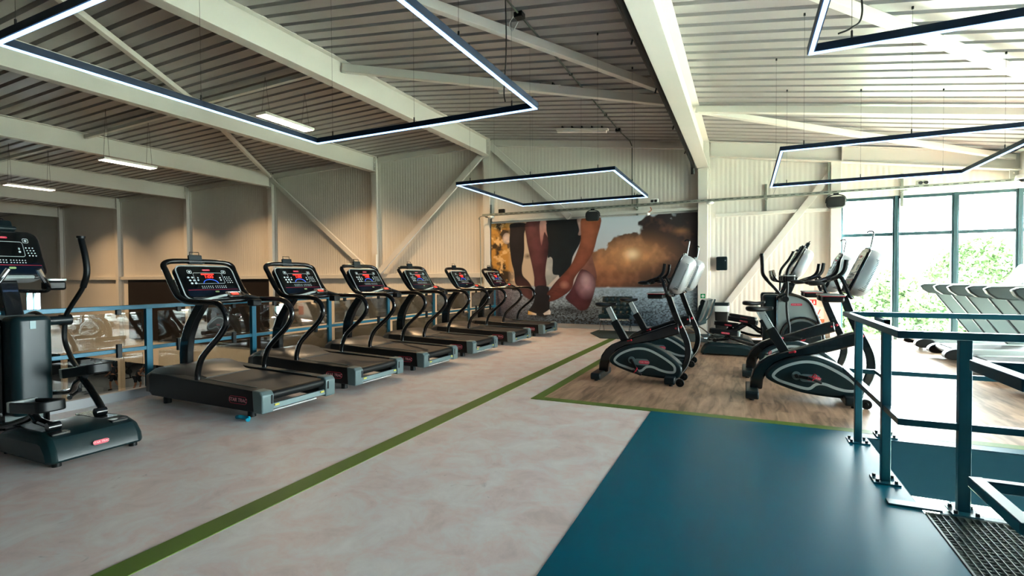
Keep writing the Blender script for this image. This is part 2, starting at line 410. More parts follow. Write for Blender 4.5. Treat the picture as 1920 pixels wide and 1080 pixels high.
# girders: I sections along Y, one object each with its column
def ibeam(mb, p0, p1, dep, wid, up=(0, 0, 1), tf=.02, tw=.014):
    p0 = V(p0); p1 = V(p1); u = V(up)
    mb.bar(p0 - u * tf / 2, p1 - u * tf / 2, wid, tf, up); mb.bar(p0 - u * (dep - tf / 2), p1 - u * (dep - tf / 2), wid, tf, up)
    mb.bar(p0 - u * dep / 2, p1 - u * dep / 2, tw, dep - 2 * tf, up); return mb
gird = [(-31, .5, .2), (-26, .5, .2), (-21, .5, .2), (-16, .5, .2), (-11.1, .5, .2), (-6.9, .5, .22), (-.93, .66, .26), (4.9, .6, .24)]
glab = {-31: 'far cream roof girder ending above the console of the cross trainer on the left', -26: 'cream roof girder meeting the wall at the fifth column left of the mural',
        -21: 'cream roof girder passing just above the farther small ceiling lamps', -16: 'cream roof girder whose bracket holds the diagonal wall brace, second left of the mural bay',
        -11.1: 'cream roof girder running behind the near edge of the large left light frame', -6.9: 'big cream roof girder ending at the corner column beside the mural',
        -.93: 'deep cream roof girder above the right edge of the mural with black cables along it', 4.9: 'cream roof girder at the far right above the windows'}
for x, dep, wd in gird:
    zt = deck_z(x) - .005
    g = thing('roof_girder', glab[x], 'roof beam', (x, REAR, 0), 0)
    y1_ = WALL - (.22 if x < -.9 else .12)
    obj('beam', ibeam(MB(), (0, 0, zt), (0, y1_ - REAR, zt), dep, wd), 'steel_cream', g, bev=.004)
    e = MB(); e.box(-wd / 2 - .02, wd / 2 + .02, y1_ - REAR, y1_ - REAR + .025, zt - dep - .04, zt)
    for s in (-1, 1):
        for k in range(4): e.cyl((s * wd * .3, y1_ - REAR - .025, zt - .08 - k * (dep - .12) / 3), (s * wd * .3, y1_ - REAR, zt - .08 - k * (dep - .12) / 3), .014, n=6)
    obj('end_plate', e, 'steel_cream', g)
clab = {-31: 'slim cream wall column farthest to the left', -26: 'cream wall column left of the long dark recess', -21: 'cream wall column rising behind the dark recess and the first treadmill',
        -16: 'cream wall column at the right end of the dark recess', -11.1: 'cream wall column with white conduit where two wall braces meet', -6.9: 'cream wall column at the left edge of the mural'}
for x in clab:
    c = thing('wall_column', clab[x], 'column', (x, WALL - .1, LOW))
    zt = deck_z(x) - LOW - .02
    m = MB(); m.box(-.1, .1, -.1, -.085, 0, zt); m.box(-.1, .1, .085, .1, 0, zt); m.box(-.007, .007, -.085, .085, 0, zt); obj('post', m, 'steel_cream', c, bev=.003)
    m = MB(); m.box(-.16, -.08, -.06, .1, 0, zt - .55); obj('web_plate', m, 'steel_cream', c)
c = MB(); c.box(-1.04, -.82, WALL - .26, WALL - .001, 0, 4.05); c.box(-.82, -.76, WALL - .12, WALL - .001, 0, 4.05)
tag(obj('wall_column', c, 'steel_cream', bev=.006), 'broad cream box column at the right edge of the mural', 'column')
c = thing('wall_column', 'cream column just left of the tall windows, behind the dark speaker', 'column', (1.84, WALL, 0))
obj('post', MB().box(-.1, .1, -.16, -.001, 0, 3.95), 'steel_cream', c, bev=.005)
s_ = MB().box(-.155, -.105, -.14, -.1, 3.0, 3.95)
obj('slotted_strip', s_, 'galv', c)

# end rafter over the right part of the back wall, eave trims
w = MB()
ibeam(w, (-.78, WALL - .14, deck_z(-.78) - .01), (1.95, WALL - .14, deck_z(1.95) - .01), .36, .2); ibeam(w, (1.95, WALL - .14, deck_z(1.95) - .01), (RIGHT, WALL - .14, deck_z(RIGHT) - .01), .36, .2)
w.box(1.93, 1.95, WALL - .24, WALL - .04, deck_z(1.95) - .36, deck_z(1.95) - .02)
tag(obj('end_rafter', w, 'steel_cream', bev=.003), 'cream end rafter sloping down to the right above the windows', 'roof beam')
w = MB()
for a, b in ((-11.0, -7.0), (-15.9, -11.2), (-20.9, -16.1), (-25.9, -21.1), (-6.8, -1.05)):
    w.bar((a, WALL - .05, deck_z(a + .01) - .09), (b, WALL - .05, deck_z(b) - .09), .1, .17)
struct('trim_7', w, 'steel_cream')

# struts and braces
def brace(name, label, pts, w_=.09, h_=.09, cat='brace'):
    m = MB(); m.bar(*pts, w_, h_)
    a, b = V(pts[0]), V(pts[1]); t = (b - a).normalized()
    for p, s in ((a, 1), (b, -1)): m.bar(p - t * s * .04, p + t * s * .16, w_ * .3, h_ * 1.12)
    return tag(obj(name, m, 'steel_cream', bev=.006), label, cat)
dz = lambda x, o: deck_z(x) - o
brace('roof_strut', 'cream roof strut between the two girders above the first hanging lamp', [(-11.0, 7.2, dz(-11.1, .12)), (-7.02, 7.2, dz(-7, .12))])
brace('roof_strut', 'cream roof strut crossing the ceiling above the left hall, second from the front', [(-15.9, 7.35, dz(-16, .12)), (-11.2, 7.3, dz(-11.2, .12))])
brace('roof_strut', 'short cream roof strut farthest to the left over the left hall', [(-20.9, 7.4, dz(-21, .12)), (-16.1, 7.4, dz(-16, .12))])
brace('roof_brace', 'diagonal cream roof brace crossing the corner of the large left light frame', [(-6.98, 1.3, dz(-7, .14)), (-10.95, 7.1, dz(-11, .14))], .1, .1)
brace('roof_brace', 'diagonal cream roof brace running down to the column top left of the braced wall bay', [(-11.25, 7.5, dz(-11, .15)), (-15.85, 13.0, dz(-16, .15))], .1, .1)
brace('roof_strut', 'long cream roof strut from the big girder bracket to the girder over the mural', [(-6.85, 7.27, dz(-6.9, .14)), (-1.0, 9.75, dz(-1.0, .14))], .11, .15)
brace('roof_brace', 'cream roof brace crossing above the black hanging cable in the middle bay', [(-6.85, 1.05, dz(-6.9, .12)), (-1.02, 9.4, dz(-1.0, .12))], .1, .13)
brace('roof_strut', 'straight cream roof strut across the bright right ceiling', [(-.82, 10.25, dz(-.8, .1)), (RIGHT, 10.25, dz(RIGHT, .1))], .12, .12)
brace('roof_brace', 'cream roof brace falling from the strut end toward the right window corner', [(-.75, 10.3, dz(-.75, .12)), (4.8, 13.15, dz(4.8, .12))], .1, .1)
brace('roof_brace', 'cream roof brace crossing the top right light frame', [(-.75, 4.8, dz(-.75, .12)), (4.8, 10.1, dz(4.8, .12))], .1, .1)
wy = WALL - .2
brace('wall_brace', 'diagonal wall brace from the bracketed column down right to the conduit column', [(-15.9, wy, 5.1), (-11.3, wy, 1.62)], .07, .16)
brace('wall_brace', 'diagonal wall brace rising right to the top of the column beside the mural', [(-10.9, wy, 1.62), (-7.1, wy, 5.0)], .07, .18)
brace('wall_brace', 'diagonal wall brace behind the small light frame, going down behind the mural', [(-6.75, WALL - .14, 5.25), (-4.35, WALL - .14, 3.06)], .07, .18)
brace('wall_brace', 'diagonal brace on the white ribbed wall beside the dispenser, rising to the windows', [(-.55, WALL - .06, .5), (1.75, WALL - .06, 3.7)], .07, .15)
brace('wall_brace', 'lower wall brace seen through the railing glass, falling left behind the second treadmill', [(-11.25, wy, 1.35), (-15.9, wy, -2.5)], .07, .16)
brace('wall_brace', 'lower wall brace seen through the railing glass, falling right behind the fourth treadmill', [(-10.95, wy, 1.35), (-7.1, wy, -2.5)], .07, .16)

# ---------------------------------------------------------------- windows
def window(n, ax0, ax1, z0, z1, fixed, along, step, transom=None, px0=None):
    # along 'x' (wall at y=fixed) or 'y' (wall at x=fixed)
    M_ = (lambda a, d, z: (a, fixed + d, z)) if along == 'x' else (lambda a, d, z: (fixed + d, a, z))
    root = MB()
    def bx(a0, a1, d0, d1, q0, q1):
        p = M_(a0, d0, q0); q = M_(a1, d1, q1); root.box(min(p[0], q[0]), max(p[0], q[0]), min(p[1], q[1]), max(p[1], q[1]), min(p[2], q[2]), max(p[2], q[2]))
    bx(ax0, ax1, 0, .08, z0, z0 + .06); bx(ax0, ax1, 0, .08, z1 - .06, z1)
    a = ax0; edges = []
    while a < ax1 - .01: edges.append(a); a += step
    edges.append(ax1)
    for i, a in enumerate(edges):
        wd = .07 if i in (0, len(edges) - 1) else .12
        bx(a - wd / 2, a + wd / 2, -.01, .09, z0, z1)
        if i not in (0, len(edges) - 1): bx(a - .03, a + .03, -.035, -.01, z0, z1)
    if transom: bx(ax0, ax1, .01, .08, transom - .035, transom + .035)
    fr_ = struct(f'window_{n}', root, 'win_frame', bev=.004)
    for i in range(len(edges) - 1):
        for q0, q1 in (((z0, transom), (transom, z1)) if transom else ((z0, z1),)):
            g = MB(); p = M_(edges[i] + .03, .04, q0 + .02); q = M_(edges[i + 1] - .03, .046, q1 - .02)
            g.box(min(p[0], q[0]), max(p[0], q[0]), min(p[1], q[1]), max(p[1], q[1]), q0 + .02, q1 - .02)
            obj('pane', g, 'glass_window', fr_, smooth=0)
window(1, 1.96, 8.96, .02, 3.12, WALL, 'x', 1.0, 2.30)
window(2, 2.25, 12.6, .02, 3.12, RIGHT, 'y', 1.15, 2.30)
window(3, 1.96, 8.96, LOW, -.55, WALL, 'x', 1.0, -2.6)
window(5, 2.25, 12.6, LOW, -.55, RIGHT, 'y', 1.15, -2.6)  # unseen window added to let sun onto the lower floor
window(4, -34.9, -33.4, -2.0, .85, WALL, 'x', .75)

# ---------------------------------------------------------------- outside
og = MB().box(-60, 120, WALL + 1, 160, -6.2, -6.0); og.box(RIGHT + 1, 120, -60, WALL + 1, -6.2, -6.0)
struct('ground_outside', og, 'grass', smooth=0)
def tree(x, y, h, r, label):
    t = thing('tree', label, 'tree', (x, y, -6))
    m = MB(); m.tube([(0, 0, 0), (.1, .05, h * .35), (0, .1, h * .7)], (.22, .1), 8, 3)
    for k in range(6):
        a = k * 1.05; m.tube([(0, 0, h * (.35 + .05 * k)), (r * .6 * math.cos(a), r * .6 * math.sin(a), h * (.55 + .06 * k))], (.08, .02), 6)
    obj('trunk', m, 'bark', t)
    m = MB(); rnd = random.Random(int(x * 31 + y))
    for k in range(9000):
        a = rnd.uniform(0, 2 * PI); u = rnd.uniform(-1, 1); q = rnd.uniform(.55, 1) ** .5
        lump = 1 + .22 * math.sin(3 * a + 5 * u + x) + .15 * math.sin(7 * a - 4 * u)
        c0 = V((r * q * lump * math.sqrt(1 - u * u) * math.cos(a), r * q * lump * math.sqrt(1 - u * u) * math.sin(a), h * .66 + h * .36 * q * u))
        s = rnd.uniform(.11, .25); d1 = V((rnd.gauss(0, 1), rnd.gauss(0, 1), rnd.gauss(0, 1))).normalized(); d2 = d1.cross(V((rnd.gauss(0, 1), rnd.gauss(0, 1), 1))).normalized()
        m.add([c0 + d1 * s, c0 + d2 * s * .6, c0 - d1 * s, c0 - d2 * s * .6], [(0, 1, 2, 3)])
    obj('foliage', m, 'leaf', t, smooth=0)
for x, y, h, r, l in ((7.5, 36, 7.6, 2.6, 'pale green tree seen through the leftmost tall window pane'), (14.5, 43, 9.8, 3.0, 'fuller green tree seen through the middle window pane'),
                      (18.6, 34, 6.8, 2.2, 'smaller green tree between the middle and right window panes'), (25.5, 46, 11, 3.9, 'tall green tree seen through the right window pane'), (38, 50, 10.5, 4, 'green tree at the far right beyond the windows')):
    tree(x, y, h, r, l)

# ---------------------------------------------------------------- LED frames and lamps
def led_frame(x0, x1, y0_, y1_, label, z=2.9, wires=True):
    t = thing('light_frame', label, 'ceiling light', (x0, y0_, z), 0, 'square hanging light frames')
    L, D = x1 - x0, y1_ - y0_; wd, hg = .042, .05
    outer = [(0, 0), (L, 0), (L, D), (0, D)]; inn = [(wd, wd), (L - wd, wd), (L - wd, D - wd), (wd, D - wd)]
    obj('frame_profile', MB().ext(outer, ZM, .0, hg, inn), 'led_frame', t, smooth=0)
    a, b = .008, .032
    obj('light_strip', MB().ext([(a, a), (L - a, a), (L - a, D - a), (a, D - a)], ZM, -.008, .0, [(b, b), (L - b, b), (L - b, D - b), (b, D - b)]), 'led', t, smooth=0)
    for px_, py_ in ((.25, .025), (L - .25, .025), (.25, D - .025), (L - .25, D - .025), (.025, D / 2), (L - .025, D / 2), (L / 2, .025), (L / 2, D - .025)):
        zt = deck_z(x0 + px_) - z
        m = MB(); m.cyl((px_, py_, hg), (px_, py_, zt), .0013, n=5); m.cyl((px_, py_, hg), (px_, py_, hg + .05), .007, n=8); m.cyl((px_, py_, zt - .03), (px_, py_, zt), .012, n=8)
        obj('suspension_wire', m, 'wire', t)
    return t
led_frame(-4.30, -1.66, 1.50, 4.15, 'large square hanging light frame over the treadmills at top left')
led_frame(-4.22, -1.64, 6.95, 9.60, 'small looking square hanging light frame in front of the mural')
led_frame(.38, 2.92, 6.80, 9.50, 'square hanging light frame in front of the windows, above the dark speaker')
led_frame(.38, 2.92, 1.30, 3.95, 'square hanging light frame cut off by the top right edge of the photo')
# power cables to the frames
def cable(name, label, pts, r=.006, k=6, m='cable', cat='cable'):
    return tag(obj(name, MB().tube(pts, r, 7, k), m), label, cat)
cable('power_cable', 'black power cable dropping to the corner of the large left light frame', [(-1.95, 4.07, 2.98), (-1.97, 4.09, 3.1), (-1.95, 4.1, 3.5), (-1.96, 4.1, 4.2), (-1.97, 4.15, 4.80)])
cable('power_cable', 'black power cable curving down to the top right light frame', [(.55, 3.9, 2.985), (.62, 3.88, 3.0), (.68, 3.9, 3.08), (.67, 3.9, 3.4), (.68, 3.9, deck_z(.68))])
cable('power_cable', 'thin black cable from the right light frame corner to the cable tray', [(.5, 9.5, 2.97), (.52, 10.2, 3.02), (.55, 12.0, 3.15), (.6, 12.95, 3.26)], .004)
LAMP_W = 35
def panel_lamp(x, y, z, L, label, glow=True):
    t = thing('panel_lamp', label, 'ceiling light', (x, y, z), 0, 'lit panel lamps over the left hall')
    obj('lamp_housing', MB().box(-.15, .15, -L / 2, L / 2, 0, .05), 'lamp_body', t, bev=.006)
    obj('diffuser', MB().box(-.13, .13, -L / 2 + .02, L / 2 - .02, -.006, .001), 'lamp_glow', t, smooth=0)
    la = area('lamp_light', (0, 0, -.012), (0, 0, 0), .24, L - .06, LAMP_W, (1, .70, .40)); la.data.spread = math.radians(130); la.parent = t
    for s in (-1, 1):
        for q in (-1, 1):
            obj('suspension_wire', MB().cyl((q * .12, s * L * .4, .05), (0, s * L * .4, deck_z(x) - z), .003, n=5), 'wire', t)
    return t
panel_lamp(-8.75, 7.6, 4.68, 1.25, 'lit panel lamp nearest the camera, hung between the girders above the treadmills')
panel_lamp(-13.5, 7.1, 4.2, 1.15, 'lit panel lamp in the middle of the three over the left hall')
panel_lamp(-18.8, 7.3, 4.1, 1.1, 'lit panel lamp at the far left, smallest of the three in view')
def deck_lamp(x, y, label):
    t = thing('deck_lamp', label, 'ceiling light', (x, y, deck_z(x) - .10), 0, 'lamps mounted behind the girders near the wall')
    obj('lamp_housing', MB().box(-.12, .12, -.3, .3, 0, .07), 'lamp_body', t); obj('diffuser', MB().box(-.1, .1, -.28, .28, -.006, .001), 'lamp_glow', t, smooth=0)
    la = area('lamp_light', (0, 0, -.012), (0, 0, 0), .2, .5, 52, (1, .64, .33)); la.data.spread = math.radians(122); la.parent = t
for x in (-7.45, -11.65, -16.55, -21.55, -26.55): deck_lamp(x, 10.7, 'lamp mounted under the roof deck behind a girder, close to the back wall')
for x, y in ((-24, 7.3), (-29, 7.3)):
    panel_lamp(x, y, 4.3, 1.25, 'lit panel lamp over the left hall outside the view')
def tube_lamp(x, y, label):
    z = deck_z(x)
    t = thing('tube_lamp', label, 'ceiling light', (x, y, z - .12))
    sl = -.13
    Mx = frame((0, 0, 0), (1, 0, sl), (0, 1, 0))
    obj('lamp_housing', MB().box(-.66, .66, -.06, .06, .02, .07, Mx), 'lamp_body', t, bev=.01)
    obj('diffuser', MB().ext(rr(.1, .07, .03, 4), Mx @ XM, -.62, .62), 'lamp_off', t)
    m = MB()
    for i in range(5): m.box(-.5 + i * .25 - .01, -.5 + i * .25 + .01, -.05, .05, .07, .12, Mx)
    obj('mounting_clip', m, 'wire', t)
tube_lamp(-3.75, 8.85, 'unlit tube lamp behind the long roof strut in the middle bay')
tube_lamp(-3.6, 11.8, 'unlit tube lamp under the ceiling nearest the mural wall')
# conduit with junction boxes
def zc(x): return deck_z(x) - .025
cn = thing('ceiling_conduit', 'thin grey conduit crossing the middle ceiling bay and running down the wall', 'conduit', (-2.75, 6, 0))
obj('pipe', MB().tube([(0, -4, zc(-2.75)), (0, 0, zc(-2.75)), (0, 6.2, zc(-2.75)), (.05, 7.1, zc(-2.7)), (.08, 7.22, zc(-2.7) - .12), (.08, 7.22, 3.25)], .014, 8, 0), 'conduit', cn)
for y in (.2, 6.0): obj('junction_box', MB().box(-.06, .06, y - .06, y + .06, zc(-2.75) - .05, zc(-2.75) + .02), 'clamp', cn, bev=.006)
m = MB()
for y in (-1, 1.2, 2.4, 3.6, 4.8): m.box(-.03, .03, y - .012, y + .012, zc(-2.75) - .018, zc(-2.75) + .02)
obj('pipe_clip', m, 'conduit', cn)
cable('white_cable_loop', 'small white cable loop hanging beside the ceiling junction box at top centre', [(-2.83, 6.2, zc(-2.8)), (-2.9, 6.2, zc(-2.8) - .1), (-2.85, 6.2, zc(-2.8) - .2), (-2.77, 6.2, zc(-2.8) - .1)], .006, 6, 'white')
gc = thing('girder_cables', 'thick black cable bundle clipped along the left side of the deep girder', 'cable', (-1.15, 0, 0))
obj('cable_bundle', MB().tube([(0, -4, 4.18), (0, 4, 4.17), (.01, 8, 4.19), (0, 12, 4.17), (0, 12.85, 4.1), (.0, 12.95, 3.9)], .045, 10, 6), 'cable', gc)
for y in (3.2, 4.5, 5.9, 7.6, 9.6, 11.6): obj('cable_clip', MB().tube([(-.05, y, 4.1), (.0, y, 4.25), (.06, y, 4.24), (.09, y, 4.14)], .012, 6, 3), 'cable', gc)

# cable tray on the back wall with what sits on it
ty = WALL - .42
tr = thing('cable_tray', 'galvanised perforated cable tray running across the wall above the mural and windows', 'cable tray', (-6.9, ty, 3.2))
m = MB(); m.box(0, 15.8, -.06, .06, 0, .006); m.box(0, 15.8, -.063, -.058, 0, .055); m.box(0, 15.8, .058, .063, 0, .055); obj('tray', m, 'galv', tr)
m = MB()
for i in range(98): m.box(.25 + i * .158, .25 + i * .158 + .085, -.0655, -.063, .02, .032)
o = obj('slots', m, 'wire', tr)
for x in (.05, 4.35, 7.35, 9.95, 12.2):
    m = MB(); m.box(x - .025, x + .025, .06, .4, -.03, -.002); m.box(x - .025, x + .025, .37, .41, -.32, .38); obj('wall_bracket', m, 'galv', tr, bev=.003)
cn = thing('wall_conduit', 'grey conduit bending down from the left end of the cable tray', 'conduit', (-6.9, ty, 0))
obj('pipe', MB().tube([(.1, 0, 3.22), (-.08, .0, 3.2), (-.15, .0, 3.12), (-.15, .08, 2.9), (-.15, .1, .2)], .014, 8, 5), 'galv', cn)
def small(label, cat, x, z, parts):
    pass
def sensor(name, label, x, kind):
    t = thing(name, label, 'sensor' if kind != 'smoke' else 'detector', (x, ty, 3.2))
    if kind == 'box':
        obj('housing', MB().box(-.09, .09, -.05, .05, .04, .17), 'clamp', t, bev=.015); obj('base_plate', MB().box(-.13, .13, -.05, .05, 0, .045), 'white', t)
    if kind == 'twin':
        obj('housing', MB().box(-.1, .1, -.05, .05, .02, .16), 'white', t, bev=.02)
        for s in (-1, 1): obj('lens', MB().cyl((s * .045, -.05, .1), (s * .045, -.09, .09), .032), 'clamp', t)
    if kind == 'smoke':
        obj('dome', MB().ball((0, 0, -.03), (.09, .09, .04)), 'white', t)
sensor('sensor_box', 'dark sensor box standing on the left end of the cable tray', -6.3, 'box')
sensor('twin_spotlight', 'small twin emergency spotlight on the tray above the right side of the mural', -2.05, 'twin')
sensor('smoke_detector', 'white disc detector under the tray at the broad box column', -.75, 'smoke')
sensor('smoke_detector', 'white disc detector under the far left end of the tray', -6.65, 'smoke')
sensor('twin_spotlight', 'small twin spotlight on the tray above the middle of the windows', 3.3, 'twin')
t = thing('mural_spotlight', 'little brown and white spotlight hanging under the tray before the mural', 'spotlight', (-2.15, ty, 3.16))
obj('arm', MB().tube([(0, 0, 0), (.03, -.02, -.08), (-.04, -.04, -.14)], .012, 8, 3), 'sign_orange', t); obj('lamp_head', MB().ball((-.05, -.05, -.18), (.05, .05, .04)), 'white', t)
t = thing('dome_camera', 'white dome camera hanging below the tray at the right edge', 'camera', (4.75, ty - .25, 3.2))
obj('housing', MB().cyl((0, 0, 0), (0, 0, .09), .12, .1), 'white', t, bev=.01); obj('dome', MB().ball((0, 0, 0), (.085, .085, .075)), 'screen', t)
def speaker(x, y, z, label, rz=0):
    t = thing('wall_speaker', label, 'speaker', (x, y, z), rz)
    b = MB(); rings = []
    for yy, s in ((-.13, .86), (-.08, 1.), (.06, .92), (.12, .7)): rings.append([V((a, yy, c)) for a, c in rr(.36 * s, .25 * s, .07 * s, 5)])
    obj('cabinet', b.loft(rings), 'speaker_black', t)
    obj('grille', MB().ext(rr(.30, .205, .055, 5), YM, -.137, -.128), 'speaker_grille', t)
    obj('yoke', MB().tube([(-.185, 0, 0), (-.17, 0, .1), (-.1, .0, .155), (0, 0, .17), (.1, 0, .155), (.17, 0, .1), (.185, 0, 0)], .011, 8, 4).box(-.05, .05, -.03, .05, .16, .2), 'clamp', t)
speaker(-3.62, ty - .05, 3.0, 'black rounded speaker hanging from the tray in front of the mural', .2)
speaker(1.78, ty - .15, 2.98, 'dark rounded speaker hanging from the tray at the left edge of the windows', -.1)

# ---------------------------------------------------------------- mural (flat printed wall picture)
def mural():
    x0, x1, z0, z1 = -6.78, -1.06, .13, 3.0; NX, NZ = 760, 382
    xs = np.linspace(x0, x1, NX); zs = np.linspace(z0, z1, NZ); Xg, Zg = np.meshgrid(xs, zs)
    def rgb(h): return np.array(lin(h)[:3])
    def smooth_noise(sc, seed, sx=1):
        r = np.random.RandomState(seed); out = np.zeros_like(Xg); amp = 1
        for o_ in range(3):
            gx = (Xg - x0) * sc * 2 ** o_ * sx; gz = (Zg - z0) * sc * 2 ** o_; g = r.rand(400, 400); ix = gx.astype(int) % 399; iz = gz.astype(int) % 399
            fx = gx - np.floor(gx); fz = gz - np.floor(gz); fx = fx * fx * (3 - 2 * fx); fz = fz * fz * (3 - 2 * fz)
            out += amp * ((g[iz, ix] * (1 - fx) + g[iz, ix + 1] * fx) * (1 - fz) + (g[iz + 1, ix] * (1 - fx) + g[iz + 1, ix + 1] * fx) * fz); amp *= .5
        return out / 1.75
    def poly_sd(P):
        P = [np.array(q) for q in P]; d = np.full_like(Xg, 1e9); ins = np.zeros(Xg.shape, bool)
        for i in range(len(P)):
            a = P[i]; b = P[(i + 1) % len(P)]; e = b - a; L = e @ e + 1e-12
            t = np.clip(((Xg - a[0]) * e[0] + (Zg - a[1]) * e[1]) / L, 0, 1)
            d = np.minimum(d, np.hypot(Xg - a[0] - t * e[0], Zg - a[1] - t * e[1]))
            c = ((a[1] > Zg) != (b[1] > Zg)) & (Xg < (b[0] - a[0]) * (Zg - a[1]) / (b[1] - a[1] + 1e-12) + a[0]); ins ^= c
        return np.where(ins, -d, d)
    S = lambda a: np.clip(a, 0, 1)
    img = np.zeros((*Xg.shape, 3))
    def put(alpha, col): nonlocal img; img = img * (1 - alpha[..., None]) + col * alpha[..., None]
    t = S((Zg - 1.1) / 1.9)[..., None]
    img = rgb('#d3cbc2') * (1 - t) + rgb('#c3cdd6') * t
    # cream haze on the left, bokeh leaves
    put(S((-4.6 - Xg) / .8), rgb('#c9b095'))
    n = smooth_noise(5, 3); n2 = smooth_noise(9, 4)
    bk = S((n - .38) * 5)[..., None]; leaf = rgb('#3a2c1c') * (1 - bk) + rgb('#c08a3c') * bk; hi = S((n2 - .6) * 7)[..., None]; leaf = leaf * (1 - hi) + rgb('#e2b77c') * hi
    put(S((-5.95 - Xg) / .3) * S((Zg - 1.0) / .3), leaf)
    put(S(1 - np.hypot((Xg + 6.28) / .14, (Zg - 2.55) / .17)) ** .4, rgb('#d8c4bb'))
    put(S(1 - np.hypot((Xg + 5.62) / .14, (Zg - 2.02) / .1)) * .9, rgb('#4a3420'))
    # cloud
    cl = [(-3.9, 2.05), (-3.34, 2.14), (-2.97, 2.39), (-2.5, 2.57), (-2.43, 2.69), (-2.22, 2.82), (-1.73, 2.99), (-.9, 3.1), (-.9, 1.0), (-3.9, 1.0)]
    n = smooth_noise(2.2, 9, .8); n3 = smooth_noise(4, 12)
    nf = smooth_noise(6, 33); n = n * .6 + nf * .4
    sd = poly_sd(cl) + (n - .5) * .75
    g = np.exp(-(((Xg + 2.75) / .85) ** 2 + ((Zg - 2.0) / .38) ** 2)); g2 = np.exp(-(((Xg + 3.3) / .9) ** 2 + ((Zg - 1.5) / .6) ** 2))
    cn_ = S((n3 * .6 + nf * .4 - .42 - .10 * (Xg + 3.0)) * 2.4)[..., None]; base = rgb('#231c1e') * (1 - cn_) + rgb('#7a5040') * cn_
    g2 = g2 * (.55 + .45 * cn_[..., 0]); base = base * (1 - .85 * g2[..., None]) + rgb('#c47a50') * .85 * g2[..., None]; g = g * (.6 + .5 * cn_[..., 0]); g = np.clip(g, 0, 1)
    base = base * (1 - g[..., None]) + rgb('#f2a86c') * g[..., None]
    core = np.exp(-(((Xg + 2.66) / .16) ** 2 + ((Zg - 2.0) / .12) ** 2))[..., None]; base = base * (1 - core) + rgb('#ffdcae') * core
    wb = np.exp(-(((Xg + 1.45) / .16) ** 2 + ((Zg - 2.55) / .07) ** 2))[..., None] * .7; base = base * (1 - wb) + rgb('#a07048') * wb
    put(S(-sd / .07 + .5), base)
    # ground
    zh = 1.13; dgr = S((zh - Zg) / .95)
    gr = smooth_noise(40, 21, .7); gr2 = smooth_noise(10, 22, .5)
    gcol = rgb('#a9bbc6') * (1 - dgr[..., None]) + rgb('#3f4f5c') * dgr[..., None]
    gcol = gcol * (1 + (gr - .5)[..., None] * 4.2 * dgr[..., None] ** .7 + (gr2 - .5)[..., None] * .5)
    left = S((-4.9 - Xg) / 1.4)[..., None]; gcol = gcol * (1 - left) + (rgb('#6d6266') * (1 - dgr[..., None]) + rgb('#20222b') * dgr[..., None]) * (1 + (gr - .5)[..., None] * 1.6) * left
    put(S((zh + .04 * S(-(Xg + 4.5)) - Zg) / .05 + .5), np.clip(gcol, 0, 1))
    put(S(1 - np.hypot((Xg + 4.35) / 1.0, (Zg - .5) / .16)) * .85, rgb('#14161c'))
    put(S(1 - np.hypot((Xg + 5.3) / .55, (Zg - .3) / .1)) * .8, rgb('#14161c'))
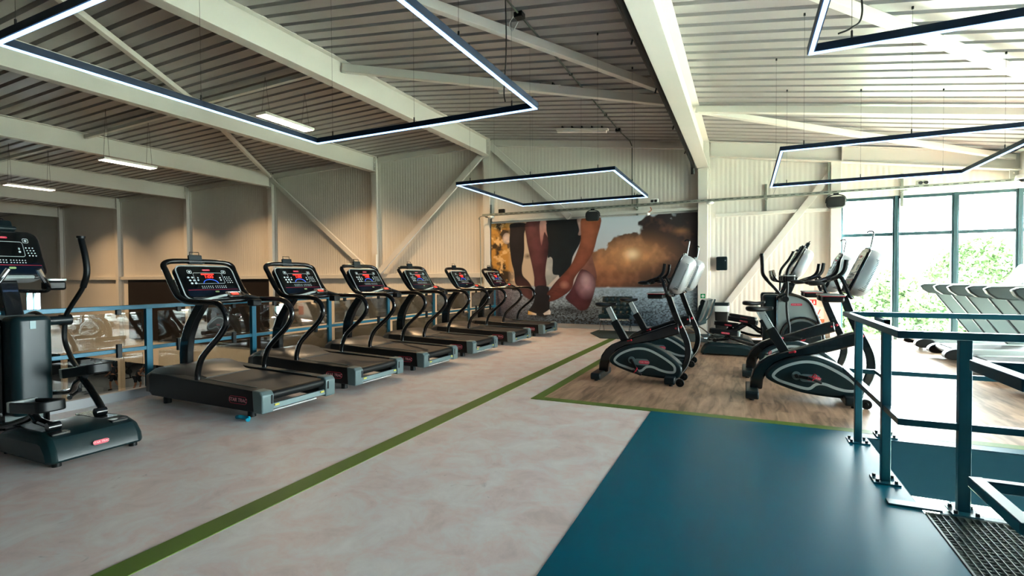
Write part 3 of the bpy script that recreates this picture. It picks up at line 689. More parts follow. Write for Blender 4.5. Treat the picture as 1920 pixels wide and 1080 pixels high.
    PL = {
'gap':[(-5.01,1.98),(-4.92,1.98),(-4.86,1.88),(-4.86,1.52),(-4.69,1.47),(-4.94,1.24),(-5.03,1.16),(-5.09,1.36),(-5.05,1.72)],
'arm_l':[(-6.14,2.97),(-5.65,2.95),(-5.72,2.67),(-5.72,2.24),(-5.75,1.96),(-5.8,1.7),(-5.77,1.47),(-5.6,1.3),(-5.49,1.13),(-5.48,0.96),(-5.45,0.79),(-5.51,0.75),(-5.76,0.9),(-5.91,1.13),(-6.02,1.27),(-6.05,1.59),(-6.13,1.88),(-6.19,2.4),(-6.17,2.74)],
'shin':[(-5.65,2.99),(-4.96,2.99),(-4.93,2.49),(-4.98,2.14),(-5.05,1.8),(-5.08,1.47),(-5.06,1.12),(-5.39,1.12),(-5.42,1.41),(-5.48,1.73),(-5.58,2.15),(-5.65,2.52)],
'shin_hi':[(-5.23,2.99),(-5.05,2.99),(-4.99,2.55),(-5.05,2.61),(-5.11,2.67),(-5.19,2.31),(-5.24,2.62)],
'knee':[(-4.01,1.64),(-3.87,1.59),(-3.68,1.46),(-3.63,1.24),(-3.68,0.98),(-3.77,0.71),(-3.88,0.54),(-4.07,0.5),(-4.24,0.62),(-4.41,0.75),(-4.49,0.86),(-4.36,1.02),(-4.24,1.24),(-4.13,1.49)],
'thigh':[(-3.76,2.02),(-3.68,1.78),(-3.61,1.51),(-3.61,1.32),(-3.71,1.46),(-3.87,1.59),(-4.01,1.64),(-3.9,1.78)],
'shorts':[(-4.98,3.02),(-4.0,3.02),(-4.01,2.57),(-4.07,2.33),(-4.27,1.98),(-4.35,1.68),(-4.64,1.41),(-4.69,1.47),(-4.86,1.52),(-4.86,1.88),(-4.92,1.98),(-5.01,1.98),(-4.98,2.36)],
'glint':[(-4.15,3.0),(-4.02,3.0),(-4.0,2.7),(-4.04,2.56),(-4.12,2.57),(-4.09,2.71)],
'shoe':[(-5.37,1.15),(-5.0,1.15),(-4.98,0.97),(-4.95,0.8),(-4.95,0.55),(-4.92,0.46),(-4.93,0.37),(-5.18,0.3),(-5.35,0.33),(-5.62,0.35),(-5.62,0.45),(-5.51,0.59),(-5.42,0.79)],
'sole1':[(-5.61,0.46),(-5.36,0.38),(-5.36,0.34),(-5.62,0.35)],
'sole2':[(-4.96,0.51),(-4.92,0.45),(-4.93,0.37),(-5.12,0.35),(-5.15,0.39)],
'arm_r':[(-4.01,3.02),(-3.49,3.02),(-3.6,2.44),(-3.72,2.05),(-3.96,1.7),(-4.13,1.52),(-4.24,1.35),(-4.3,1.11),(-4.53,0.91),(-4.82,0.76),(-4.98,0.74),(-4.94,0.88),(-5.04,0.94),(-4.94,1.08),(-4.76,1.3),(-4.53,1.52),(-4.32,1.76),(-4.15,2.11),(-4.04,2.46)]}
    def grad(a, b, tt): tt = S(tt)[..., None]; return rgb(a) * (1 - tt) + rgb(b) * tt
    nb = (smooth_noise(4, 40) - .5)[..., None]
    colr = {'gap': grad('#a3a39b', '#b5b3ab', (Zg - 1.2) / .8), 'arm_l': grad('#5a3330', '#1f181b', (Zg - 1.0) / .5), 'shin': grad('#4a2429', '#6a3a39', .5 - (Xg + 5.2) / .5),
            'shin_hi': grad('#8d5550', '#cf9b8e', (Zg - 2.3) / .5), 'knee': grad('#c79aa0', '#5c2c34', np.hypot((Xg + 3.88) / .36, (Zg - 1.2) / .42)), 'thigh': grad('#7a4c42', '#8a5b4b', (Zg - 1.4) / .5),
            'shorts': grad('#0d1c21', '#0a1215', (Zg - 1.6) / 1.2), 'glint': grad('#94766f', '#b3958d', (Zg - 2.6) / .3), 'shoe': grad('#0f1116', '#1c1b21', (Zg - .4) / .6),
            'sole1': grad('#e3b35a', '#e6ddd2', (Xg + 5.6) / .25), 'sole2': grad('#cfc9c4', '#efeae6', (Xg + 5.1) / .2), 'arm_r': grad('#70382f', '#a85d3e', (Zg - 1.2) / 1.2)}
    for k, P in PL.items():
        if k not in ('gap', 'sole1', 'sole2'): P = cat2(P, 4)
        sd = poly_sd(P); c = colr[k] * (1 + nb * .9)
        rim = np.exp(sd / .09)[..., None] if k in ('arm_r', 'arm_l', 'shin', 'knee') else 0
        if k in ('arm_r', 'arm_l', 'shin', 'knee'): c = c * (1 - .45 * np.clip(rim, 0, 1))
        put(S(-sd / .02 + .5), np.clip(c, 0, 1))
    # knuckles and fingers on the right hand
    for q in range(4):
        put(S(1 - np.hypot((Xg + 4.86 - q * .085) / .10, (Zg - (.98 + q * .055)) / .022)) * .55, rgb('#3a1614'))
    put(S(1 - np.hypot((Xg + 4.52) / .16, (Zg - 1.2) / .13)) ** .8 * .5, rgb('#e0a088'))
    put(S(1 - np.hypot((Xg + 3.92) / .16, (Zg - 1.35) / .22)) ** .8 * .4, rgb('#e8c8c8'))
    # mesh
    me = bpy.data.meshes.new('mural_print')
    vs = np.stack([Xg, np.full_like(Xg, -.012), Zg], -1).reshape(-1, 3); vs[:, 0] -= x0; vs[:, 2] -= z0
    idx = np.arange(NX * NZ).reshape(NZ, NX); fq = np.stack([idx[:-1, :-1], idx[:-1, 1:], idx[1:, 1:], idx[1:, :-1]], -1).reshape(-1, 4)
    me.from_pydata(vs.tolist(), [], fq.tolist())
    at = me.color_attributes.new('Print', 'FLOAT_COLOR', 'POINT'); ca = np.concatenate([img.reshape(-1, 3), np.ones((NX * NZ, 1))], 1).astype(np.float32); at.data.foreach_set('color', ca.ravel())
    m = bpy.data.materials.new('mural_ink'); m.use_nodes = True; nt, b = nodes(m); vc = nn(nt, 'ShaderNodeVertexColor'); vc.layer_name = 'Print'
    nt.links.new(vc.outputs['Color'], b.inputs['Base Color']); b.inputs['Roughness'].default_value = .5
    me.materials.append(m)
    t = thing('wall_mural', 'big photo mural of a runner tying a shoe at sunset, on the back wall', 'mural', (x0, WALL - .14, z0))
    o = bpy.data.objects.new('printed_picture', me); COL.objects.link(o); o.parent = t
    obj('backing_board', MB().box(0, x1 - x0, -.011, .13, 0, z1 - z0), 'clamp', t, smooth=0)
mural()

# ---------------------------------------------------------------- glass railing at the void
posts_y = [-4.4, -2.8, -1.2, .42, 2.03, 3.66, 5.1, 6.6, 8.2, 9.85, 11.5, 13.0]
gr = thing('glass_railing', 'teal steel railing with glass panes behind the left treadmill row', 'railing', (RAILX, 0, 0))
obj('top_rail', MB().box(-.03, .03, REAR + .05, 13.15, 1.055, 1.105), 'rail_teal', gr, bev=.004)
obj('middle_rail', MB().box(-.02, .02, REAR + .05, 13.15, .555, .60), 'rail_teal', gr, bev=.004)
for y in posts_y: obj('post', MB().box(-.028, .028, y - .035, y + .035, .1, 1.06), 'rail_teal', gr, bev=.004)
for i in range(len(posts_y) - 1):
    a, b = posts_y[i] + .09, posts_y[i + 1] - .09
    for z0, z1 in ((.63, 1.02), (.14, .53)): obj('glass_pane', MB().box(.036, .046, a, b, z0, z1), 'glass_rail', gr, smooth=0)
    for y in (a + .25, b - .25):
        for q0, q1 in ((.50, .66), (1.0, 1.06)): obj('glass_clamp', MB().box(.02, .06, y - .025, y + .025, q0, q1), 'clamp', gr, bev=.004)

# ---------------------------------------------------------------- right railings around the stairwell
def post_plate(mb, x, y, wd=.05, h=1.03, rot=0):
    mb.box(x - wd / 2, x + wd / 2, y - wd / 2, y + wd / 2, .008, h)
def plates(parent, x, y, s=.075):
    m = MB(); m.box(x - s, x + s, y - s, y + s, 0.004, .014); obj('base_plate', m, 'rail_dark', parent, bev=.002)
    for i in (-1, 1):
        for j in (-1, 1): obj('bolt', MB().cyl((x + i * s * .7, y + j * s * .7, .014), (x + i * s * .7, y + j * s * .7, .032), .011, n=6), 'bolt', parent)
rl = thing('stair_railing', 'nearest teal steel railing turning the corner of the stairwell at right', 'railing', (0, 0, 0))
for x, y in ((.87, 5.02), (.87, 4.12)):
    obj('post', MB().box(x - .026, x + .026, y - .026, y + .026, .008, 1.02), 'rail_dark', rl, bev=.003); plates(rl, x, y)
x, y = 1.17, 3.76
obj('post', MB().box(x - .03, x + .03, y - .022, y + .022, .008, 1.02), 'rail_dark', rl, bev=.003); plates(rl, x, y - .01, .07)
obj('post', MB().box(2.45, 2.51, y - .022, y + .022, .008, 1.02), 'rail_dark', rl, bev=.003)
m = MB(); m.box(.845, .895, 3.735, 5.62, 1.02, 1.065); m.box(.895, 4.4, 3.735, 3.785, 1.02, 1.065); obj('top_rail', m, 'rail_dark', rl, bev=.003)
m = MB(); m.box(.85, .89, 3.74, 5.62, .49, .53); m.box(.89, 4.4, 3.74, 3.78, .49, .53); obj('middle_rail', m, 'rail_dark', rl, bev=.003)
rl = thing('stair_railing', 'teal steel railing on the far side of the stairwell, in front of the right treadmills', 'railing', (0, 0, 0))
obj('post', MB().box(1.09, 1.14, 5.27, 5.32, .008, 1.02), 'rail_dark', rl, bev=.003); plates(rl, 1.115, 5.29)
obj('post', MB().box(3.1, 3.15, 5.27, 5.32, .008, 1.02), 'rail_dark', rl, bev=.003)
obj('top_rail', MB().box(.90, 4.4, 5.58, 5.62, 1.02, 1.065), 'rail_dark', rl, bev=.003)
obj('rail_arm', MB().box(1.09, 1.14, 5.27, 5.6, .98, 1.02), 'rail_dark', rl)
obj('middle_rail', MB().box(.90, 4.4, 5.58, 5.62, .49, .53).box(1.09, 1.14, 5.27, 5.6, .5, .53), 'rail_dark', rl, bev=.003)
lp = thing('stair_handrail', 'looped dark teal handrail ending above the metal grating at the right edge', 'handrail', (.87, 2.3, 0))
for z in (.995, .495):
    nm = 'upper_rail' if z > .7 else 'lower_rail'
    m = MB(); m.box(0, .045, 0, .45, z, z + .045); m.box(.045, 2.2, 0, .045, z, z + .045); m.box(.045, 2.2, .405, .45, z, z + .045); obj(nm, m, 'rail_dark', lp, bev=.004)
for y in (.02, .43): obj('post', MB().box(1.3, 1.35, y - .022, y + .022, -.02, 1.0), 'rail_dark', lp)
# grating landing
g = thing('metal_grating', 'dark metal grating landing at the bottom right corner', 'grating', (.98, 1.65, 0))
m = MB(); L, D = 3.3, 2.03
for i in range(int(L / .034)): m.box(i * .034, i * .034 + .004, 0, D, -.035, 0)
for j in range(int(D / .034)): m.box(0, L, j * .034, j * .034 + .004, -.022, -.004)
obj('grid', m, 'grate', g, smooth=0)
m = MB(); m.box(-.006, L, -.006, 0, -.06, .002); m.box(-.006, L, D, D + .008, -.06, .002); m.box(-.008, 0, 0, D, -.06, .002); obj('edge_frame', m, 'grate', g)
bp = MB(); bp.box(.80, 1.06, 3.70, 3.78, .003, .016); bp.box(1.06, 4.4, 3.69, 3.75, -.05, .004)
tag(obj('edge_plate', bp, 'rail_dark', bev=.002), 'flat blue steel strip bridging the floor edge beside the railing post', 'steel strip')
# stair flight below, inside the opening
st = thing('staircase', 'steel stair flight inside the stairwell opening at right', 'stairs', (SX1, 4.4, 0))
for k in range(19): obj('step', MB().box(-1.6 - k * .0 - .28 * (k + 1) + 1.6, -1.6 - .28 * k + 1.6, -.6, .6, -.27 * (k + 1) - .03, -.27 * (k + 1)), 'grate', st)

# ---------------------------------------------------------------- treadmill (rear end at x=0, walks toward +x, y left)
def pill(w, h, n=8): return rr(w, h, h / 2 - 1e-4, n)
LS = lambda x, y, z: frame((x, y, z), (-1, 0, 0), (0, 0, 1))    # faces +y
RS = lambda x, y, z: frame((x, y, z), (1, 0, 0), (0, 0, 1))     # faces -y
def badge(parent, Mx, w, h, filled=False, name='badge'):
    if filled:
        b = obj(name, MB().ext(pill(w, h), Mx, 0, .002), 'logo_red', parent); text('lettering', 'STAR TRAC', h * .62, 'logo_pink', b, Mx @ Matrix.Translation((0, 0, .003)), .0004)
    else:
        b = obj(name, MB().ext(pill(w, h), Mx, 0, .002, pill(w - .012, h - .012)), 'logo_red', parent); text('lettering', 'STAR TRAC', h * .66, 'logo_pink', b, Mx @ Matrix.Translation((0, 0, .002)), .0006)
    return b
def console_face(parent, Mx, W_, H_, lit=True):
    """screen plate with keys, display and printed lines in the plane of Mx (u right, v up)"""
    sc = obj('screen', MB().ext(rr(W_, H_, .05), Mx, 0, .006), 'screen', parent)
    sc2 = obj('lower_panel', MB().ext(rr(W_ * .95, H_ * .26, .03, 5, 0, -H_ * .35), Mx, .006, .008), 'screen_blue', parent)
    z = .008; k = MB()
    sx, sy = W_ / .62, H_ / .40
    def key(u, v, w, h): k.ext(rr(w * sx, h * sy, min(w * sx, h * sy) * .45, 3, u * sx, v * sy), Mx, z - .001, z + .001)
    for i in range(2):
        for j in range(3): key(-.235 + i * .045 + j * .008, .055 - j * .038, .026, .022)
    for i in range(3):
        for j in range(4): key(.19 + i * .028 + j * .005, .06 - j * .025, .013, .011)
    for i in range(12):
        for j in range(2): key(-.12 + i * .024 + (.012 if i > 5 else 0), -.062 - j * .022, .011, .009)
    for u in (-.2, .2): k.ext(rr(.05 * sx, .045 * sy, .012, 3, u * sx, .13 * sy), Mx, z - .001, z + .0008, rr(.042 * sx, .037 * sy, .01, 3, u * sx, .13 * sy)); key(u, .13, .022, .022)
    k.ext(rr(.34 * sx, .145 * sy, .02, 4, 0, .045 * sy), Mx, z - .001, z + .001, rr(.334 * sx, .139 * sy, .018, 4, 0, .045 * sy))
    key(-.135, .02, .02, .02); key(-.13, .05, .014, .02); key(.13, .02, .02, .02); key(.13, .05, .014, .02)
    obj('key_markings', k, 'key_white', parent)
    obj('printed_line', MB().ext(rr(W_ * .93, .004, .0015, 2, 0, -.108 * sy), Mx, z - .001, z + .001), 'red_part', parent)
    obj('start_key', MB().ext(pill(.05, .02), Mx @ Matrix.Translation((.03, -.135 * sy, 0)), z, z + .002), 'arc_green', parent)
    badge(parent, Mx @ Matrix.Translation((0, .155 * sy, z - .002)), .095, .02, True)
    if lit:
        dg = MB(); dg.ext(rr(.15 * sx, .016 * sy, .004, 2, -.005, .098 * sy), Mx, z - .001, z + .001); obj('display_line', dg, 'digit_red', parent)
        text('display_digits', '1:00', .052 * sy, 'digit_red', parent, Mx @ Matrix.Translation((0, .062 * sy, z)), .001, 0, 1.2)
        arc = MB().tube([(Mx @ V((.085 * sx * math.cos(a), (-.022 + .05 * math.sin(a)) * sy, z))) for a in [PI * i / 12 for i in range(13)]], .003, 6)
        obj('display_arc', arc, 'arc_blue', parent)
def treadmill(label):
    t = thing('treadmill', label, 'treadmill', (0, 0, 0), PI, 'treadmills facing the glass railing')
    for s in (-1, 1):
        prof = [(.06, .075), (.06, .285), (.5, .30), (1.2, .325), (1.55, .345), (1.80, .345), (1.84, .32), (1.84, .13), (1.78, .09)]
        obj('side_rail', MB().ext(prof, YM, s * .345, s * .475), 'black_plastic', t, bev=.012)
        obj('side_trim', MB().ext([(.2, .292), (1.1, .322), (1.1, .327), (.2, .297)], YM, s * .35, s * .36), 'cap_grey', t)
        cp = obj('end_cap', MB().ext([(-.03, .07), (-.035, .25), (0, .29), (.115, .295), (.10, .07)], YM, s * .345, s * .482), 'cap_grey', t, bev=.012)
        obj('end_slot', MB().ext(rr(.02, .09, .009, 4, s * .372, .2), XM, -.037, -.03), 'clamp', cp)
        obj('foot', MB().cyl((.25, s * .38, 0), (.25, s * .38, .08), .04), 'clamp', t); obj('foot', MB().cyl((1.65, s * .38, 0), (1.65, s * .38, .1), .04), 'clamp', t)
    m = MB(); m.ext([(.05, .215), (.05, .272), (1.6, .315), (1.6, .25)], YM, -.345, .345); obj('running_belt', m, 'belt', t)
    obj('rear_roller', MB().cyl((.045, -.34, .225), (.045, .34, .225), .048, n=20), 'black_plastic', t)
    m = MB(); m.ext([(-.02, .095), (-.008, .15), (.02, .15), (.05, .095)], YM, -.345, .345); obj('rear_plate', m, 'cap_grey', t, bev=.004)
    obj('rear_rod', MB().cyl((-.028, -.2, .085), (-.028, .36, .085), .01), 'silver', t)
    for s in (-1, 1): obj('warning_label', MB().box(-.024, -.018, s * .3 - .025, s * .3 + .025, .125, .143), 'yellow', t)
    # motor hood, domed
    rings = []
    for x, w_, zt, zb in ((1.12, .335, .312, .26), (1.28, .345, .345, .24), (1.42, .40, .385, .2), (1.62, .44, .40, .14), (1.85, .44, .39, .11), (2.02, .40, .34, .10), (2.09, .36, .24, .11)):
        rings.append([V((x, y, z)) for y, z in ((-w_, zb), (-w_, zt - .05), (-w_ * .8, zt), (w_ * .8, zt), (w_, zt - .05), (w_, zb))])
    obj('motor_hood', MB().loft(rings), 'hood', t, bev=.015)
    badge(t, LS(.33, .4755, .18), .27, .078)
    # centre post
    pp = [(1.98, .33), (1.985, .5), (1.955, .68), (1.88, .84), (1.77, .98), (1.64, 1.13), (1.48, 1.13), (1.60, 1.0), (1.71, .86), (1.79, .70), (1.825, .52), (1.83, .33)]
    po = obj('upright_post', MB().ext([(a, b) for a, b in pp], YM, -.04, .04), 'black_gloss', t, bev=.01)
    # handrail: one continuous tube
    side = [(1.05, .29), (1.045, .40), (.98, .55), (.84, .68), (.69, .80), (.59, .91), (.565, .99), (.60, 1.08), (.70, 1.145), (.85, 1.16), (1.10, 1.16), (1.24, 1.17), (1.36, 1.22), (1.47, 1.34), (1.57, 1.49), (1.62, 1.57)]
    pts = [(x, .415, z) for x, z in side] + [(1.645, .34, 1.61), (1.65, .2, 1.62), (1.65, 0, 1.62), (1.65, -.2, 1.62), (1.645, -.34, 1.61)] + [(x, -.415, z) for x, z in reversed(side)]
    obj('handrail', MB().tube(pts, .031, 14, 5), 'black_gloss', t)
    m = MB()
    for s in (-1, 1): m.cyl((1.05, s * .415, .285), (1.05, s * .415, .31), .05)
    obj('handrail_flange', m, 'clamp', t)
    # cross bar below console and console
    obj('cross_bar', MB().tube([(1.2, .4, 1.165), (1.28, .25, 1.15), (1.3, 0, 1.145), (1.28, -.25, 1.15), (1.2, -.4, 1.165)], .03, 12, 5), 'black_gloss', t)
    C0 = V((1.43, 0, 1.375)); Mx = frame(C0, (0, -1, 0), (.5, 0, .80))
    obj('console_shell', MB().ext(rr(.70, .47, .085, 6), Mx, -.075, -.012).ext(rr(.66, .43, .075, 6), Mx, -.012, .002), 'black_gloss', t, bev=.012)
    obj('console_rim', MB().ext(rr(.70, .47, .085, 6), Mx, -.014, -.006, rr(.675, .445, .075, 6)), 'silver_satin', t)
    console_face(t, Mx @ Matrix.Translation((0, .0, 0)), .645, .415)
    # small silver control pod toward the user, right of centre
    Mp = frame((1.13, -.10, 1.235), (0, -1, 0), (.80, 0, .45))
    pd = obj('control_pod', MB().ext(rr(.23, .10, .045, 6), Mp, -.035, 0), 'black_gloss', t, bev=.008)
    obj('pod_ring', MB().ext(rr(.23, .10, .045, 6), Mp, 0, .006, rr(.205, .078, .036, 6)), 'chrome', pd)
    obj('pod_display', MB().ext(rr(.085, .04, .008, 3, -.005, 0), Mp, 0, .004), 'digit_red', pd)
    obj('grip_bar', MB().tube([(1.16, .30, 1.17), (1.13, .2, 1.19), (1.12, .08, 1.215), (1.13, -.02, 1.225)], .014, 10, 5), 'silver_satin', t)
    obj('grip_bar', MB().tube([(1.13, -.18, 1.225), (1.12, -.3, 1.195), (1.1, -.39, 1.17)], .02, 10, 5), 'black_plastic', t)
    obj('cup_holder', MB().box(1.02, 1.13, -.37, -.25, 1.08, 1.16), 'black_plastic', t, bev=.012)
    # reading holder with wire loop
    Mh = frame((1.64, .045, 1.645), (0, -1, 0), (.18, 0, .98))
    h = obj('reading_holder', MB().ext(rr(.16, .10, .012, 3), Mh, -.01, .015).ext([(-.085, -.06), (.085, -.06), (.095, -.045), (-.095, -.045)], Mh, -.01, .035), 'teal_black', t, bev=.003)
    obj('holder_loop', MB().tube([Mh @ V(q) for q in ((-.055, .045, 0), (-.055, .085, 0), (.055, .085, 0), (.055, .045, 0))], .005, 8), 'clamp', h)
    return t
tm_lab = ['treadmill nearest the camera, its black deck closest to the left foreground', 'second treadmill from the camera in the left row', 'third treadmill from the camera in the left row',
          'fourth treadmill from the camera in the left row, third from the mural', 'fifth treadmill from the camera, next to last before the mural', 'farthest treadmill of the left row, right in front of the mural']
TM = [(-4.32, 3.87), (-4.40, 5.26), (-4.34, 6.64), (-4.34, 8.12), (-4.34, 9.78), (-4.32, 11.45)]
t0 = treadmill(tm_lab[0])
for i, (x, y) in enumerate(TM):
    t = t0 if i == 0 else copy_tree(t0)
    t.location = (x, y, 0); t['label'] = tm_lab[i]
m = MB(); m.tube([(-4.62, 3.36, .02), (-4.56, 3.35, .03), (-4.5, 3.37, .02), (-4.45, 3.36, .028), (-4.42, 3.33, .02)], .02, 8, 4)
tag(obj('blue_plastic_clip', m, 'cyan_plastic'), 'small bright blue plastic clip on the floor under the first treadmill', 'clip')

# ---------------------------------------------------------------- exercise bike (rider faces +x)
def offset_poly(P, d):
    out = []; n = len(P); ar = sum(P[i][0] * P[(i + 1) % n][1] - P[(i + 1) % n][0] * P[i][1] for i in range(n)); sg = 1 if ar > 0 else -1
    for i in range(n):
        a = V((*P[i - 1], 0)); c = V((*P[(i + 1) % n], 0)); t = (c - a).normalized(); nrm = V((-t.y, t.x, 0)) * sg
        out.append((P[i][0] + nrm.x * d, P[i][1] + nrm.y * d))
    return out
def bike(label, crank=70):
    t = thing('exercise_bike', label, 'exercise bike', (0, 0, 0), 0, 'upright exercise bikes on the wood floor')
    leg = [(-.04, .09), (-.035, .2), (.0, .32), (.06, .41), (.14, .475), (.26, .53), (.5, .61), (.92, .775), (1.02, .80), (1.04, .66), (.9, .61), (.7, .545), (.5, .50), (.34, .465), (.22, .40), (.14, .30), (.10, .2), (.09, .09)]
    obj('main_frame', MB().ext(leg, YM, -.055, .055), 'black_gloss', t, bev=.018)
    sh = cat2([(.12, .29), (.2, .39), (.33, .465), (.5, .51), (.66, .50), (.85, .42), (1.0, .31), (1.07, .22), (1.05, .11), (.95, .07), (.7, .075), (.48, .10), (.28, .16), (.15, .22)], 4)
    obj('shroud', MB().ext(sh, YM, -.115, .115), 'shroud_teal', t, bev=.03, seg=3)
    st_ = cat2([(.185, .275), (.25, .36), (.38, .43), (.52, .465), (.66, .45), (.82, .375), (.96, .28), (1.0, .22), (.985, .155), (.90, .145), (.80, .165), (.70, .20), (.63, .195), (.57, .145), (.50, .14), (.36, .175), (.24, .215)], 4)
    for s in (-1, 1):
        obj('side_stripe', MB().ext(st_, YM, s * .114, s * .1175, offset_poly(st_, .030)), 'silver_satin', t)
        obj('crank_boss', MB().cyl((.43, s * .112, .29), (.43, s * .124, .29), .047).ext(rr(.2, .085, .04, 6, .56, .27), YM, s * .112, s * .119), 'cap_grey', t)
        MM = RS if s < 0 else LS
        badge(t, MM(.595, s * .1195, .27), .135, .045, True)
        a = math.radians(crank) * 1 + (PI if s > 0 else 0)
        ex, ez = .43 + .17 * math.cos(a), .29 - .17 * math.sin(a)
        ar = obj('crank_arm', MB().bar((.43, s * .135, .29), (ex, s * .14, ez), .022, .034).cyl((.43, s * .115, .29), (.43, s * .15, .29), .022), 'clamp', t, bev=.004)
        pe = obj('pedal', MB().box(-.065, .065, -.045, .045, -.012, .012, Matrix.Translation((ex, s * .20, ez)) @ Matrix.Rotation(.35, 4, 'Y')), 'black_plastic', t, bev=.006)
        obj('pedal_strap', MB().tube([(ex - .03, s * .16, ez), (ex - .01, s * .17, ez + .05), (ex, s * .2, ez + .065), (ex + .01, s * .235, ez + .05), (ex - .03, s * .245, ez)], .006, 6, 3), 'red_part' if s < 0 else 'clamp', pe)
    obj('rear_foot', MB().ext(rr(.62, .09, .03, 4), XM @ Matrix.Translation((0, .065, 0)), -.085, .05), 'cap_grey' if False else 'teal_black', t, bev=.012)
    for s in (-1, 1): obj('foot_pad', MB().cyl((-.02, s * .25, 0), (-.02, s * .25, .03), .025), 'clamp', t); obj('foot_pad', MB().cyl((.95, s * .22, 0), (.95, s * .22, .03), .025), 'clamp', t)
    obj('front_foot', MB().ext(rr(.54, .09, .03, 4), XM @ Matrix.Translation((0, .07, 0)), .87, 1.0), 'teal_black', t, bev=.012)
    for s in (-1, 1): obj('wheel', MB().cyl((1.06, s * .2, .055), (1.06, s * .235, .055), .052).cyl((1.06, s * .195, .055), (1.06, s * .24, .055), .02), 'clamp', t, bev=.006)
    # seat
    obj('seat_tube', MB().bar((.34, 0, .50), (.17, 0, .80), .075, .10, (1, 0, 0)), 'black_plastic', t, bev=.008)
    sp = obj('seat_post', MB().bar((.185, 0, .79), (.085, 0, .985), .05, .07, (1, 0, 0)), 'silver_satin', t, bev=.004)
    m = MB(); d = V((-.1, 0, .195)).normalized()
    for i in range(9):
        c = V((.185, 0, .80)) + d * i * .021; m.box(c.x + .012, c.x + .022, -.0262, .0262, c.z - .004, c.z + .004)
    obj('post_holes', m, 'clamp', sp)
    rings = []
    for x, w_, zt, zb in ((-.09, .07, 1.045, 1.01), (-.07, .125, 1.065, .99), (.0, .14, 1.065, .985), (.07, .09, 1.05, .985), (.13, .035, 1.05, .995), (.19, .026, 1.055, 1.01), (.205, .012, 1.05, 1.02)):
        rings.append([V((x, y, z)) for y, z in ((-w_, (zt + zb) / 2), (-w_ * .7, zt - .004), (0, zt - .012 * (x < .1)), (w_ * .7, zt - .004), (w_, (zt + zb) / 2), (w_ * .5, zb), (-w_ * .5, zb))])
    sd = obj('saddle', MB().loft(rings), 'black_plastic', t, smooth=60); ss = sd.modifiers.new('s', 'SUBSURF'); ss.levels = 1; ss.render_levels = 2
    obj('seat_knob', MB().cyl((.36, -.055, .535), (.41, -.075, .55), .009).ball((.415, -.078, .552), .015), 'red_part', t)
    # mast
    obj('mast', MB().tube([(1.0, 0, .1), (1.09, 0, .22), (1.135, 0, .38), (1.13, 0, .52), (1.09, 0, .64), (1.02, 0, .80), (.95, 0, .98), (.885, 0, 1.18)], .03, k=5, flat=(.06, .075), up=(1, 0, .3)), 'black_gloss', t, bev=.008)
    obj('mast_edge', MB().tube([(1.05, -.031, .12), (1.13, -.031, .24), (1.172, -.031, .38), (1.167, -.031, .52), (1.127, -.031, .65), (1.055, -.031, .81), (.985, -.031, .99), (.92, -.031, 1.18)], .006, 6, 5), 'silver', t)
    obj('mast_knob', MB().ball((.99, -.04, .73), .02).ball((1.05, -.04, .75), .018), 'red_part', t)
    # tall display, silver back shell
    a = V((.93, 0, 1.22)); b = V((1.12, 0, 1.66)); u = (b - a).normalized(); n_ = V((-u.z, 0, u.x))   # toward rider
    Mx = frame((a + b) / 2, (0, -1, 0), u)
    L = (b - a).length
    rings = []
    for d_, s in ((.02, 1.), (-.03, 1.02), (-.08, .985), (-.115, .90), (-.138, .78), (-.148, .6)): rings.append([Mx @ V((x, y, d_)) for x, y in rr(.46 * s, (L + .03) * s, .12 * s, 6)])
    obj('display_back', MB().loft(rings), 'silver', t, smooth=60)
    m = MB()
    for i in range(22):
        y = -.19 + i * .0165
        for s in (-1, 1): m.box(s * .205, s * .228, y, y + .005, -.09, -.03, Mx)
        m.box(-.11, .11, y, y + .005, -.150, -.135, Mx)
    obj('vent_slots', m, 'clamp', t)
    obj('display_rim', MB().ext(rr(.47, L + .04, .10, 6), Mx, .02, .045), 'black_gloss', t, bev=.01)
    console_face(t, Mx @ Matrix.Translation((0, 0, .044)), .42, L - .06, False)
    h = obj('reading_holder', MB().bar((1.12, 0, 1.66), (1.155, 0, 1.86), .05, .012, (1, 0, 0)).bar((1.10, -.07, 1.69), (1.10, .07, 1.69), .03, .03), 'silver_satin', t, bev=.004)
    obj('holder_hook', MB().tube([(1.155, 0, 1.86), (1.14, 0, 1.88), (1.105, 0, 1.875), (1.095, 0, 1.86)], .008, 8, 3), 'clamp', h)
    # handlebars
    for s in (-1, 1):
        obj('handlebar', MB().tube([(.95, s * .05, 1.16), (.93, s * .2, 1.17), (.90, s * .235, 1.2), (.83, s * .235, 1.38), (.76, s * .23, 1.375), (.60, s * .2, 1.32)], .02, 10, 4), 'black_gloss', t)
        obj('horn_grip', MB().tube([(.70, s * .225, 1.355), (.80, s * .225, 1.395), (.855, s * .225, 1.46), (.875, s * .225, 1.57)], .021, 10, 5), 'black_plastic', t)
        obj('elbow_pad', MB().ball((.61, s * .19, 1.325), (.085, .06, .028)), 'black_plastic', t)
    obj('pad_bridge', MB().tube([(.62, -.17, 1.315), (.58, -.08, 1.31), (.57, 0, 1.31), (.58, .08, 1.31), (.62, .17, 1.315)], .018, 8, 4), 'silver_satin', t)
    for s in (-1, 1):
        obj('cup_tray', MB().box(.66, .86, s * .17 - .09, s * .17 + .09, 1.12, 1.185), 'black_plastic', t, bev=.02)
        obj('tray_trim', MB().box(.655, .865, s * .17 - .095, s * .17 + .095, 1.187, 1.2), 'silver_satin', t, bev=.004)
        obj('tray_line', MB().box(.655, .865, s * .17 - .093, s * .17 + .093, 1.18, 1.187), 'red_part', t)
    return t
